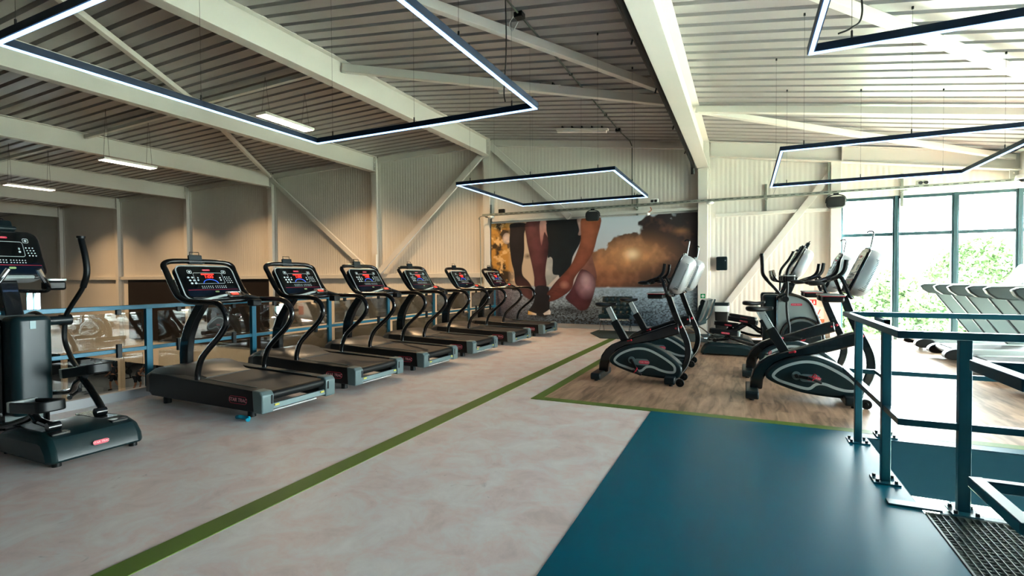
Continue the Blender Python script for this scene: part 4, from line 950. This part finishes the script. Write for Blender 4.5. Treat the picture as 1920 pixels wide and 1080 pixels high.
bikes = [(-1.80, 6.85, 60, 'exercise bike in front of the two grey armchairs, nearest of the left pair'), (-1.80, 8.35, 100, 'exercise bike partly hidden behind the nearest bike of the left pair'),
         (.10, 6.50, 8, 'nearest exercise bike of the right pair, beside the stair railing'), (.06, 7.85, 190, 'exercise bike partly hidden behind the nearest bike of the right pair')]
for x, y, c, l in bikes:
    b = bike(l, c); b.location = (x, y, 0)

# ---------------------------------------------------------------- elliptical cross trainer (user faces +x)
ARM_BACK = [(1.02, 1.8), (.95, 1.62), (.93, 1.47), (1.0, 1.34), (1.2, 1.17), (1.30, 1.08), (1.34, .98), (1.35, .82), (1.24, .66), (1.12, .54), (1.10, .38)]
ARM_FRONT = [(1.60, 1.88), (1.52, 1.73), (1.40, 1.56), (1.365, 1.45), (1.37, 1.2), (1.36, 1.0), (1.37, .75), (1.40, .55), (1.40, .33)]
ARM_BACK2 = [(1.01, 1.8), (1.02, 1.62), (1.03, 1.45), (1.10, 1.33), (1.25, 1.15), (1.32, 1.05), (1.35, .92), (1.30, .72), (1.22, .56), (1.14, .38)]
def cross_trainer(label, back_side, back=None):
    """back_side: sign of y whose arm is pulled back"""
    t = thing('cross_trainer', label, 'cross trainer', (0, 0, 0), 0, 'elliptical cross trainers')
    base = [(.0, .03), (.02, .12), (.08, .20), (.2, .235), (.6, .225), (.78, .19), (.88, .12), (.9, .03)]
    rings = []
    for y, s, dx in ((-.33, .8, .05), (-.29, 1, 0), (.29, 1, 0), (.33, .8, .05)): rings.append([V((dx + x * (1 - dx * 1.1), y, .02 + (z - .02) * s)) for x, z in base])
    bs = obj('ramp_base', MB().loft(rings), 'shroud_teal', t, bev=.02)
    for s in (-1, 1):
        obj('roller_track', MB().ext([(.12, .235), (.7, .228), (.7, .215), (.12, .21)], YM, s * .2 - .06, s * .2 + .06), 'black_gloss', t, bev=.006)
        obj('foot_pad', MB().cyl((.06, s * .26, 0), (.06, s * .26, .03), .03), 'clamp', t); obj('foot_pad', MB().cyl((.8, s * .26, 0), (.8, s * .26, .03), .03), 'clamp', t)
    obj('lower_beam', MB().box(.8, 1.88, -.07, .07, .04, .14), 'black_plastic', t, bev=.01)
    bb = badge(t, frame((-.003 + .0, 0, .12), (0, -1, 0), (.12, 0, 1)), .11, .034, True)
    obj('front_foot', MB().box(1.8, 1.90, -.33, .33, .02, .09), 'black_plastic', t, bev=.015)
    # shroud with border and discs
    sh = [(1.22, .10), (1.22, .95), (1.25, 1.04), (1.33, 1.09), (1.45, 1.09), (1.6, 1.04), (1.72, .95), (1.82, .72), (1.91, .42), (1.94, .1)]
    obj('drive_housing', MB().ext(sh, YM, -.15, .15), 'grey_panel', t, bev=.02)
    for s in (-1, 1):
        obj('housing_border', MB().tube([(x, s * .155, z) for x, z in sh], .024, 8, 4), 'black_gloss', t)
        obj('drive_disc', MB().cyl((1.61, s * .15, .36), (1.61, s * .20, .36), .28, n=40), 'teal_black', t, bev=.012)
        obj('disc_arch', MB().tube([(1.60 + .32 * math.cos(a), s * .17, .36 + .34 * math.sin(a)) for a in [PI * (1.02 - .98 * i / 16) for i in range(17)]] , .02, 8), 'black_gloss', t)
        obj('disc_hub', MB().cyl((1.61, s * .2, .36), (1.61, s * .215, .36), .05), 'red_part', t)
        badge(t, (RS if s < 0 else LS)(1.52, s * .152, .92), .17, .04, True)
    obj('rear_column', MB().ext([(a, b) for a, b in rr(.28, .26, .07, 6)], Matrix.Translation((1.14, 0, 0)) @ Matrix(((0, 1, 0, 0), (1, 0, 0, 0), (0, 0, 1, 0), (0, 0, 0, 1))), .22, 1.09), 'shroud_teal', t, bev=.04, seg=3)
    obj('label_sticker', MB().box(1.004, 1.0105, -.01, .03, .98, 1.05), 'cap_grey', t)
    # axle and arms
    obj('axle', MB().cyl((1.33, -.40, 1.02), (1.33, .40, 1.02), .043).cyl((1.33, -.16, 1.02), (1.33, -.2, 1.02), .05).cyl((1.33, .16, 1.02), (1.33, .2, 1.02), .05), 'teal_black', t, bev=.008)
    for s in (-1, 1):
        P = (back or ARM_BACK) if s == back_side else ARM_FRONT
        obj('swing_arm', MB().tube([(x, s * .36, z) for x, z in P], .021, 10, 5).cyl((1.34, s * .32, 1.02), (1.34, s * .405, 1.02), .052), 'black_plastic', t)
        g_ = [(x, s * .36, z) for x, z in P[:4]]
        obj('arm_grip', MB().tube(g_, .026, 12, 5).cyl((g_[0][0], g_[0][1], g_[0][2] - .004), (g_[0][0], g_[0][1], g_[0][2] + .018), .034), 'clamp', t)
    # pedals
    for s in (-1, 1):
        hi = (s == back_side)
        c = V((.69, s * .23, .60)) if hi else V((.40, s * .23, .42)); ang = .16 if hi else .10
        Mp = Matrix.Translation(c) @ Matrix.Rotation(ang, 4, 'Y')
        po = rr(.50, .19, .06, 5)
        p_ = obj('pedal', MB().ext(po, Mp, -.045, .012).ext(po, Mp, .012, .04, rr(.46, .15, .045, 5)), 'black_plastic', t, bev=.01)
        obj('pedal_cap', MB().ext(rr(.05, .19, .02, 4, .235, 0), Mp, -.04, .045), 'silver_satin', p_, bev=.006)
        badge(p_, Mp @ frame((.02, -.0965 if True else 0, -.01), (1, 0, 0), (0, 0, 1)), .14, .03, True)
        obj('pedal_link', MB().tube([c + V((.02, 0, -.05)), c + V((.18, 0, -.13)), (1.0, s * .25, c.z - .22), (1.35, s * .24, .33)], .026, 10, 4), 'black_gloss', t)
        obj('roller_arm', MB().tube([c + V((.1, 0, -.06)), c + V((.0, 0, -.12)), (.45, s * .22, .30), (.24 if not hi else .42, s * .2, .265)], .028, 10, 4).cyl((.24 if not hi else .42, s * .2 - .04, .265), (.24 if not hi else .42, s * .2 + .04, .265), .035), 'black_gloss', t)
        obj('arm_link', MB().tube([(1.10 if hi else 1.40, s * .36, .36), (1.2 if hi else 1.3, s * .33, .30), (1.1, s * .28, .3)], .02, 8, 3), 'black_plastic', t)
    # mast, static bars, console
    obj('mast', MB().bar((1.38, 0, 1.06), (1.52, 0, 1.42), .13, .10, (1, 0, 0)), 'black_gloss', t, bev=.012)
    obj('mast_stripe', MB().bar((1.385, 0, 1.16), (1.39, 0, 1.175), .132, .004, (1, 0, 0)), 'red_part', t)
    for s in (-1, 1):
        obj('grip_bar', MB().tube([(1.46, s * .05, 1.31), (1.38, s * .17, 1.30), (1.26, s * .2, 1.31), (1.20, s * .18, 1.36), (1.17, s * .10, 1.50)], .017, 10, 5), 'black_gloss', t)
        obj('hand_sensor', MB().tube([(1.195, s * .16, 1.39), (1.17, s * .10, 1.505)], .021, 10), 'chrome', t)
        obj('cup_holder', MB().box(1.34, 1.48, s * .31 - .075, s * .31 + .075, 1.31, 1.40), 'black_plastic', t, bev=.02)
        obj('holder_rim', MB().ext(rr(.15, .16, .03, 4), Matrix.Translation((1.41, s * .31, 0)), 1.40, 1.418, rr(.13, .14, .025, 4)), 'silver_satin', t)
    a = V((1.46, 0, 1.42)); b = V((1.67, 0, 1.84)); u = (b - a).normalized(); Mx = frame((a + b) / 2, (0, -1, 0), u); L = (b - a).length
    rings = []
    for d_, s in ((.02, 1.), (-.03, 1.02), (-.08, .98), (-.11, .90), (-.13, .78), (-.14, .6)): rings.append([Mx @ V((x, y, d_)) for x, y in rr(.56 * s, (L + .02) * s, .12 * s, 6)])
    obj('display_back', MB().loft(rings), 'silver', t, smooth=60)
    obj('display_rim', MB().ext(rr(.56, L + .03, .09, 6), Mx, .02, .045), 'black_gloss', t, bev=.01)
    console_face(t, Mx @ Matrix.Translation((0, 0, .044)), .53, L - .03, False)
    obj('silver_lip', MB().ext(rr(.34, .03, .014, 4, 0, -L / 2 - .005), Mx, .03, .055), 'silver_satin', t, bev=.004)
    h = obj('reading_holder', MB().ext(rr(.22, .10, .02, 4, 0, L / 2 + .075), Mx, .0, .05).ext(rr(.25, .03, .01, 3, 0, L / 2 + .03), Mx, .0, .08), 'teal_black', t, bev=.006)
    obj('holder_loop', MB().tube([Mx @ V(q) for q in ((-.07, L / 2 + .12, .02), (-.065, L / 2 + .155, .02), (.065, L / 2 + .155, .02), (.07, L / 2 + .12, .02))], .006, 8), 'clamp', h)
    return t
e1 = cross_trainer('cross trainer at the left edge, standing in front of the treadmill row', -1); e1.location = (-4.64, 2.20, 0); e1.rotation_euler = (0, 0, PI)
e2 = cross_trainer('cross trainer in front of the white ribbed wall, behind the right bikes', 1, ARM_BACK2); e2.location = (-.72, 9.85, 0)
e3 = cross_trainer('cross trainer half hidden behind the other one near the white ribbed wall', -1, ARM_BACK2); e3.location = (-.72, 11.0, 0)

# ---------------------------------------------------------------- silver treadmills by the windows (face +x)
def silver_treadmill(label):
    t = thing('treadmill', label, 'treadmill', (0, 0, 0), 0, 'silver treadmills by the windows')
    m = MB(); m.ext([(.1, .17), (.1, .235), (1.6, .27), (1.6, .2)], YM, -.30, .30); obj('running_belt', m, 'belt', t)
    for s in (-1, 1):
        pr = cat2([(-.02, .14), (.0, .19), (.12, .235), (.6, .255), (1.7, .29), (2.1, .27), (2.15, .14), (1.9, .09), (.5, .10), (.15, .085)], 3)
        obj('side_rail', MB().ext(pr, YM, s * .30, s * .44), 'silver_satin', t, bev=.02)
        obj('side_stripe', MB().ext([(.12, .13), (1.9, .15), (1.9, .18), (.12, .17)], YM, s * .44, s * .446), 'black_plastic', t)
        obj('end_cap', MB().ext(cat2([(-.06, .12), (-.04, .19), (.06, .24), (.2, .22), (.24, .14), (.12, .08), (0, .08)], 3), YM, s * .29, s * .452), 'black_plastic', t, bev=.015)
        obj('foot', MB().cyl((.22, s * .36, 0), (.22, s * .36, .09), .035), 'clamp', t); obj('foot', MB().cyl((1.8, s * .36, 0), (1.8, s * .36, .09), .035), 'clamp', t)
        obj('upright_panel', MB().ext([(1.0, .27), (1.25, .27), (.80, 1.12), (.42, 1.12)], YM, s * .40, s * .44), 'upright_grey', t, bev=.008)
        obj('panel_edge', MB().bar((.99, s * .42, .27), (.41, s * .42, 1.12), .05, .012, (1, 0, .6)), 'clamp', t)
        arm = [(.20, 1.205), (.26, 1.235), (.6, 1.24), (1.5, 1.22), (1.6, 1.12), (1.2, 1.07), (.50, 1.04), (.33, 1.06), (.24, 1.13)]
        obj('hand_rest', MB().ext(arm, YM, s * .34, s * .47), 'rest_grey', t, bev=.02)
        obj('rest_top', MB().ext([(.23, 1.213), (.27, 1.242), (.6, 1.247), (1.45, 1.229), (1.45, 1.22), (.6, 1.235)], YM, s * .35, s * .46), 'silver_satin', t)
    obj('rear_roller', MB().cyl((.06, -.30, .19), (.06, .30, .19), .045), 'black_plastic', t)
    rings = []
    for x, w_, zt in ((1.55, .30, .26), (1.65, .36, .33), (1.95, .38, .35), (2.2, .34, .25), (2.24, .3, .12)): rings.append([V((x, y, z)) for y, z in ((-w_, .1), (-w_, zt - .04), (-w_ * .8, zt), (w_ * .8, zt), (w_, zt - .04), (w_, .1))])
    obj('motor_hood', MB().loft(rings), 'silver_satin', t, bev=.015)
    a = V((1.40, 0, 1.22)); b = V((1.66, 0, 1.60)); u = (b - a).normalized(); Mx = frame((a + b) / 2, (0, -1, 0), u)
    obj('console_shell', MB().ext(rr(.72, .46, .06, 5), Mx, -.05, 0), 'silver_satin', t, bev=.012)
    obj('screen', MB().ext(rr(.6, .34, .03, 4, 0, .03), Mx, 0, .006), 'screen', t)
    obj('console_shelf', MB().box(1.2, 1.5, -.36, .36, 1.17, 1.24), 'silver_satin', t, bev=.02)
    return t
sl = ['silver treadmill closest to the far window wall', 'silver treadmill second from the far window wall', 'silver treadmill third from the far window wall, seen behind the teal railing', 'silver treadmill nearest the stair railing, only its deck end in view']
s0 = silver_treadmill(sl[0])
for i, y in enumerate((11.9, 10.42, 8.98, 7.55)):
    t = s0 if i == 0 else copy_tree(s0); t.location = (2.92, y, 0); t['label'] = sl[i]

# ---------------------------------------------------------------- armchairs, rug, wall things
def armchair(label, loc, rz):
    t = thing('armchair', label, 'armchair', loc, rz, 'low leather armchairs by the mural')
    # front = +x ; seat and back cushions with tufting made of rounded pads
    def cushion(name, o, u, v, W_, H_, th_):
        Mx = frame(o, u, v); m = MB(); nx, ny = 5, 4; nseg = 5
        NX_, NY_ = nx * nseg, ny * nseg; vs = []; 
        for j in range(NY_ + 1):
            for i in range(NX_ + 1):
                a, b = i / NX_, j / NY_
                q = abs(math.sin(PI * a * nx)) ** .5 * abs(math.sin(PI * b * ny)) ** .5
                vs.append(Mx @ V(((a - .5) * W_, (b - .5) * H_, th_ * (.72 + .28 * q))))
        n0 = len(vs)
        vs += [Mx @ V((sx * W_ / 2, sy * H_ / 2, 0)) for sx, sy in ((-1, -1), (1, -1), (1, 1), (-1, 1))]
        fs = [(j * (NX_ + 1) + i, j * (NX_ + 1) + i + 1, (j + 1) * (NX_ + 1) + i + 1, (j + 1) * (NX_ + 1) + i) for j in range(NY_) for i in range(NX_)]
        bot = [i for i in range(NX_ + 1)]; rgt = [j * (NX_ + 1) + NX_ for j in range(NY_ + 1)]; top = [NY_ * (NX_ + 1) + i for i in range(NX_, -1, -1)]; lft = [j * (NX_ + 1) for j in range(NY_, -1, -1)]
        fs += [tuple([n0, n0 + 1] + bot[::-1]), tuple([n0 + 1, n0 + 2] + rgt[::-1]), tuple([n0 + 2, n0 + 3] + top[::-1]), tuple([n0 + 3, n0] + lft[::-1]), (n0, n0 + 3, n0 + 2, n0 + 1)]
        m.add(vs, fs); return obj(name, m, 'leather', t, smooth=60)
    cushion('seat_cushion', (.05, 0, .33), (0, 1, 0), (-1, 0, -.12), .76, .62, .12)
    cushion('back_cushion', (-.33, 0, .62), (0, 1, 0), (-.32, 0, .95), .76, .50, .11)
    for s in (-1, 1):
        y = s * .36
        obj('chrome_leg', MB().tube([(.36, y, 0), (.2, y, .12), (.0, y, .24), (-.22, y, .34), (-.36, y, .5), (-.46, y, .86)], .014, k=5, flat=(.03, .012), up=(0, 1, 0)), 'chrome', t)
        obj('chrome_leg', MB().tube([(-.38, y * .97, 0), (-.25, y * .97, .12), (-.05, y * .97, .25), (.15, y * .97, .32), (.40, y * .97, .34)], .014, k=5, flat=(.03, .012), up=(0, 1, 0)), 'chrome', t)
    m = MB(); m.bar((.36, -.36, .33), (.36, .36, .33), .012, .03); m.bar((-.2, -.36, .33), (-.2, .36, .33), .012, .03); obj('cross_brace', m, 'chrome', t)
    m = MB()
    for i in range(6): m.box(-.27, .37, -.33 + i * .125, -.30 + i * .125, .318, .327)
    obj('leather_strap', m, 'leather', t)
    return t
armchair('dark leather armchair with tufted back facing forward, left of the bikes', (-2.95, 12.55, .024), -PI / 2 + .1)
armchair('dark leather armchair turned sideways beside the box column, right of the mural', (-1.12, 12.1, .024), PI - .15)
m = MB(); m.ext([(-3.5, 12.15), (-3.0, 11.22), (-.7, 11.35), (-.55, 12.9), (-3.5, 12.9)], ZM, .005, .014)
tag(obj('rug', m, 'rug'), 'dark grey rug under the two leather armchairs', 'rug')

t = thing('paper_dispenser', 'black paper towel dispenser fixed on the white ribbed wall', 'dispenser', (-.5, WALL, 1.72))
obj('housing', MB().ext(rr(.25, .33, .03, 4), YM, -.2, 0), 'teal_black', t, bev=.01); obj('outlet', MB().box(-.05, .05, -.15, -.05, -.18, -.16), 'white', t); obj('lock', MB().cyl((.08, -.205, .07), (.08, -.198, .07), .012), 'silver', t)
t = thing('waste_bin', 'black waste bin with a white liner folded over its rim', 'bin', (-.50, WALL - .19, 0))
rings = [[V((a * s, b * s, z)) for a, b in rr(.32, .26, .04, 4)] for z, s in ((.006, .8), (.66, 1.0))]
obj('bin_body', MB().loft(rings), 'black_plastic', t); rings = [[V((a * s, b * s, z)) for a, b in rr(.335, .275, .04, 4)] for z, s in ((.56, .985), (.66, 1.02), (.7, 1.0))]
obj('liner', MB().loft(rings), 'bag', t); obj('lid', MB().ext(rr(.35, .29, .04, 4), ZM, .70, .775), 'teal_black', t, bev=.012)
t = thing('first_aid_sign', 'small green sign with a white cross on the box column', 'sign', (-.92, WALL - .262, .93))
obj('plate', MB().box(-.055, .055, -.004, 0, -.055, .055), 'sign_green', t, smooth=0); obj('cross', MB().box(-.012, .012, -.006, -.004, -.035, .035).box(-.035, .035, -.006, -.004, -.012, .012), 'white', t, smooth=0)
t = thing('wall_socket', 'tiny white socket with a dangling plug below the green sign', 'socket', (-.93, WALL - .262, .80))
obj('plate', MB().box(-.015, .015, -.015, 0, -.03, .03), 'white', t); 
t = thing('fire_sign', 'red and white fire equipment sign near the window post', 'sign', (1.42, WALL - .004, .80))
obj('plate', MB().box(-.075, .075, -.006, 0, -.065, .065), 'sign_red', t, smooth=0); m = MB(); m.box(-.055, -.02, -.008, -.006, -.04, .04); m.ext(rr(.03, .055, .012, 3, .03, -.01), YM, -.008, -.006); m.box(.02, .04, -.008, -.006, .02, .04); obj('pictogram', m, 'white', t, smooth=0)
t = thing('fire_hose_notice', 'white notice with red strokes above an orange panel beside the window', 'notice', (1.52, WALL - .004, .42))
obj('plate', MB().box(-.12, .12, -.006, 0, -.2, .28), 'white', t, smooth=0)
m = MB(); m.bar((-.05, -.008, .22), (.0, -.008, .1), .004, .018, (1, 0, 0)); m.bar((.05, -.008, .22), (.0, -.008, .1), .004, .018, (1, 0, 0)); m.box(-.05, .05, -.009, -.006, .03, .05); obj('strokes', m, 'sign_red', t)
obj('lower_panel', MB().box(-.11, .13, -.012, -.006, -.38, 0), 'sign_orange', t)
cable('white_wall_pipe', 'white vertical conduit on the column between the two wall braces', [(-11.0, WALL - .23, LOW), (-11.0, WALL - .23, 0), (-11.0, WALL - .23, 2.2)], .035, 0, 'white', 'pipe')

# ---------------------------------------------------------------- lower hall
def person(label, loc, rz, pose, scale=1.0):
    t = thing('person', label, 'person', loc, rz, 'people exercising on the lower floor')
    def skin(name, V_, E_, R_, m, sub=2):
        me = bpy.data.meshes.new(name); me.from_pydata(V_, E_, []); me.materials.append(MATS[m]); o = bpy.data.objects.new(name, me); COL.objects.link(o); o.parent = t
        md = o.modifiers.new('skin', 'SKIN'); md.use_smooth_shade = True
        for i, r in enumerate(R_): me.skin_vertices[0].data[i].radius = (r, r) if isinstance(r, (int, float)) else r
        me.skin_vertices[0].data[0].use_root = True
        s = o.modifiers.new('sub', 'SUBSURF'); s.levels = 1; s.render_levels = sub
        return o
    P = pose
    names = list(P); idx = {n: i for i, n in enumerate(names)}
    E_ = [('pelvis', 'waist'), ('waist', 'chest'), ('chest', 'neck'), ('neck', 'head0'), ('head0', 'head1')]
    R_ = dict(pelvis=(.15, .11), waist=(.13, .095), chest=(.17, .11), neck=.055, head0=(.075, .085), head1=(.085, .1))
    for s in 'lr':
        E_ += [('chest', 'sh' + s), ('sh' + s, 'el' + s), ('el' + s, 'wr' + s), ('wr' + s, 'ha' + s), ('pelvis', 'hip' + s), ('hip' + s, 'kn' + s), ('kn' + s, 'an' + s), ('an' + s, 'to' + s)]
        R_.update({'sh' + s: .062, 'el' + s: .042, 'wr' + s: .028, 'ha' + s: (.042, .02), 'hip' + s: .095, 'kn' + s: .06, 'an' + s: .04, 'to' + s: (.045, .03)})
        for k in range(5):
            n = f'f{s}{k}'; E_.append(('ha' + s, n)); R_[n] = .009
            h_ = V(P['ha' + s]); w_ = V(P['wr' + s]); d = (h_ - w_).normalized(); sd = d.cross(V((0, 0, 1)) if abs(d.z) < .8 else V((1, 0, 0))).normalized()
            P[n] = tuple(h_ + d * (.075 - .01 * abs(k - 2)) + sd * (k - 2) * .024) if k < 4 else tuple(h_ + d * .02 + sd * .06)
    names = list(P); idx = {n: i for i, n in enumerate(names)}
    skin('body', [P[n] for n in names], [(idx[a], idx[b]) for a, b in E_], [R_[n] for n in names], 'skin')
    # clothes follow the body
    tv = ['pelvis', 'waist', 'chest', 'shl', 'shr', 'ul', 'ur']
    Q = dict(P); 
    for s in 'lr': Q['u' + s] = tuple(V(P['sh' + s]).lerp(V(P['el' + s]), .5)); Q['tk' + s] = tuple(V(P['hip' + s]).lerp(V(P['kn' + s]), .85)); Q['th' + s] = tuple(V(P['hip' + s]).lerp(V(P['kn' + s]), .4))
    skin('shirt', [Q[n] for n in tv], [(0, 1), (1, 2), (2, 3), (2, 4), (3, 5), (4, 6)], [(.165, .125), (.15, .115), (.19, .13), .082, .082, .07, .07], 'cloth_navy')
    sv = ['pelvis', 'hipl', 'hipr', 'thl', 'thr', 'tkl', 'tkr']
    skin('shorts', [Q[n] for n in sv], [(0, 1), (0, 2), (1, 3), (2, 4), (3, 5), (4, 6)], [(.17, .13), .115, .115, .105, .105, .095, .095], 'cloth_navy')
    h_ = V(P['head1']); obj('hair', MB().ball(h_ + V((-.02, 0, .045)), (.098, .09, .085)), 'hair', t)
    fd = MB(); hc = h_ + V((0, 0, -.01)); fd.ball(hc + V((.095, 0, -.01)), (.018, .012, .02)); obj('nose', fd, 'skin', t)
    obj('eye', MB().ball(hc + V((.082, .03, .02)), .011).ball(hc + V((.082, -.03, .02)), .011), 'hair', t)
    obj('mouth', MB().ball(hc + V((.078, 0, -.055)), (.01, .024, .006)), 'red_part', t); obj('ear', MB().ball(hc + V((0, .085, 0)), (.02, .01, .03)).ball(hc + V((0, -.085, 0)), (.02, .01, .03)), 'skin', t)
    for s in 'lr':
        a = V(P['an' + s]); b = V(P['to' + s]); obj('shoe', MB().tube([a + V((-.05, 0, -.03)), a + V((.02, 0, -.02)), b], (.055, .04), 10, 3), 'clamp', t)
    return t
walk = dict(pelvis=(0, 0, .95), waist=(.03, 0, 1.12), chest=(.08, 0, 1.36), neck=(.12, 0, 1.5), head0=(.15, 0, 1.58), head1=(.16, 0, 1.66), shl=(.08, .18, 1.42), shr=(.08, -.18, 1.42), ell=(.12, .23, 1.14), elr=(.0, -.23, 1.15), wrl=(.30, .2, .98), wrr=(.15, -.22, .95), hal=(.37, .2, .95), har=(.2, -.22, .87),
            hipl=(0, .1, .9), hipr=(0, -.1, .9), knl=(.16, .11, .5), knr=(-.05, -.11, .49), anl=(.12, .11, .09), anr=(-.28, -.11, .12), tol=(.27, .12, .04), tor=(-.14, -.12, .04))
lean = dict(pelvis=(0, 0, .92), waist=(.08, 0, 1.08), chest=(.24, 0, 1.27), neck=(.35, 0, 1.38), head0=(.41, 0, 1.43), head1=(.46, 0, 1.49), shl=(.25, .19, 1.32), shr=(.25, -.19, 1.32), ell=(.38, .22, 1.07), elr=(.36, -.22, 1.07), wrl=(.56, .15, 1.0), wrr=(.54, -.15, 1.0), hal=(.63, .13, .99), har=(.61, -.13, .99),
            hipl=(0, .1, .88), hipr=(0, -.1, .88), knl=(.14, .13, .48), knr=(.02, -.13, .47), anl=(.03, .14, .09), anr=(-.15, -.14, .1), tol=(.18, .15, .04), tor=(0, -.15, .04))
person('person in dark shorts and top walking on the lower floor, left of the other one', (-35.9, 17.8, LOW), -2.5, walk)
person('person in dark sportswear leaning forward on the lower floor, right of the other one', (-34.2, 18.2, LOW), .35, lean)
def plate_rack(x, y, label):
    t = thing('weight_rack', label, 'weight rack', (x, y, LOW))
    m = MB()
    for s in (-1, 1): m.bar((s * .6, .25, 0), (s * .6, -.0, 2.2), .07); m.bar((s * .6, -.5, .04), (s * .6, .5, .04), .07)
    m.bar((-.6, 0, 2.2), (.6, 0, 2.2), .06); obj('rack_frame', m, 'clamp', t)
    for s in (-1, 1):
        for z in (.5, 1.0, 1.5): obj('weight_disc', MB().cyl((s * .64, .1, z), (s * .76, .1, z), .2, n=24), 'black_plastic', t, bev=.01)
    obj('bar', MB().cyl((-.95, -.1, 1.35), (.95, -.1, 1.35), .016), 'chrome', t)
for x, y, l in ((-43.5, 20.5, 'weight rack on the lower floor at the far left of the glass panes'), (-39.8, 20.2, 'weight rack on the lower floor, left of the walking person'), (-33.4, 21.5, 'weight rack on the lower floor right behind the leaning person'), (-30.5, 20.2, 'weight rack on the lower floor beside the first treadmill deck')):
    plate_rack(x, y, l)
t = thing('dumbbell_rack', 'low dumbbell rack at the back of the lower floor', 'dumbbell rack', (-39.5, 23.5, LOW))
m = MB()
for z in (.5, .9): m.box(-1.6, 1.6, -.2, .2, z, z + .04)
for x in (-1.6, 1.6): m.box(x - .04, x + .04, -.25, .25, 0, 1.0)
obj('shelf_frame', m, 'clamp', t)
for z in (.6, 1.0):
    for i in range(9):
        x = -1.4 + i * .35; obj('dumbbell', MB().cyl((x, -.16, z), (x, -.06, z), .065, n=8).cyl((x, .06, z), (x, .16, z), .065, n=8).cyl((x, -.1, z), (x, .1, z), .015, n=8), 'black_plastic', t)
t = thing('weight_bench', 'black flat bench on the lower floor between the two people', 'bench', (-36.6, 16.6, LOW))
obj('pad', MB().box(-.6, .6, -.15, .15, .38, .46), 'leather', t, bev=.02); m = MB()
for q in (-.45, .45): m.box(q - .03, q + .03, -.03, .03, 0, .38); m.box(q - .03, q + .03, -.25, .25, 0, .05)
obj('bench_frame', m, 'clamp', t)
# unseen lamps added below the slabs to light the lower floor
for x, y, z in ((3.0, 4.4, -.64), (6.0, 9.0, -.64), (-40, 16.5, -2.6), (-34, 16.5, -2.6), (-28, 16.5, -2.6), (-38, 21, -2.6), (-32, 21, -2.6)):
    t = thing('fill_downlight', 'added round lamp lighting the lower floor from below a slab, outside the photo'+"'s view", 'ceiling light', (x, y, z), 0, 'added downlights below the slab')
    obj('housing', MB().cyl((0, 0, .0), (0, 0, .27), .22, n=24), 'lamp_body', t); obj('diffuser', MB().cyl((0, 0, -.012), (0, 0, 0), .2, n=24), 'lamp_glow_soft', t)
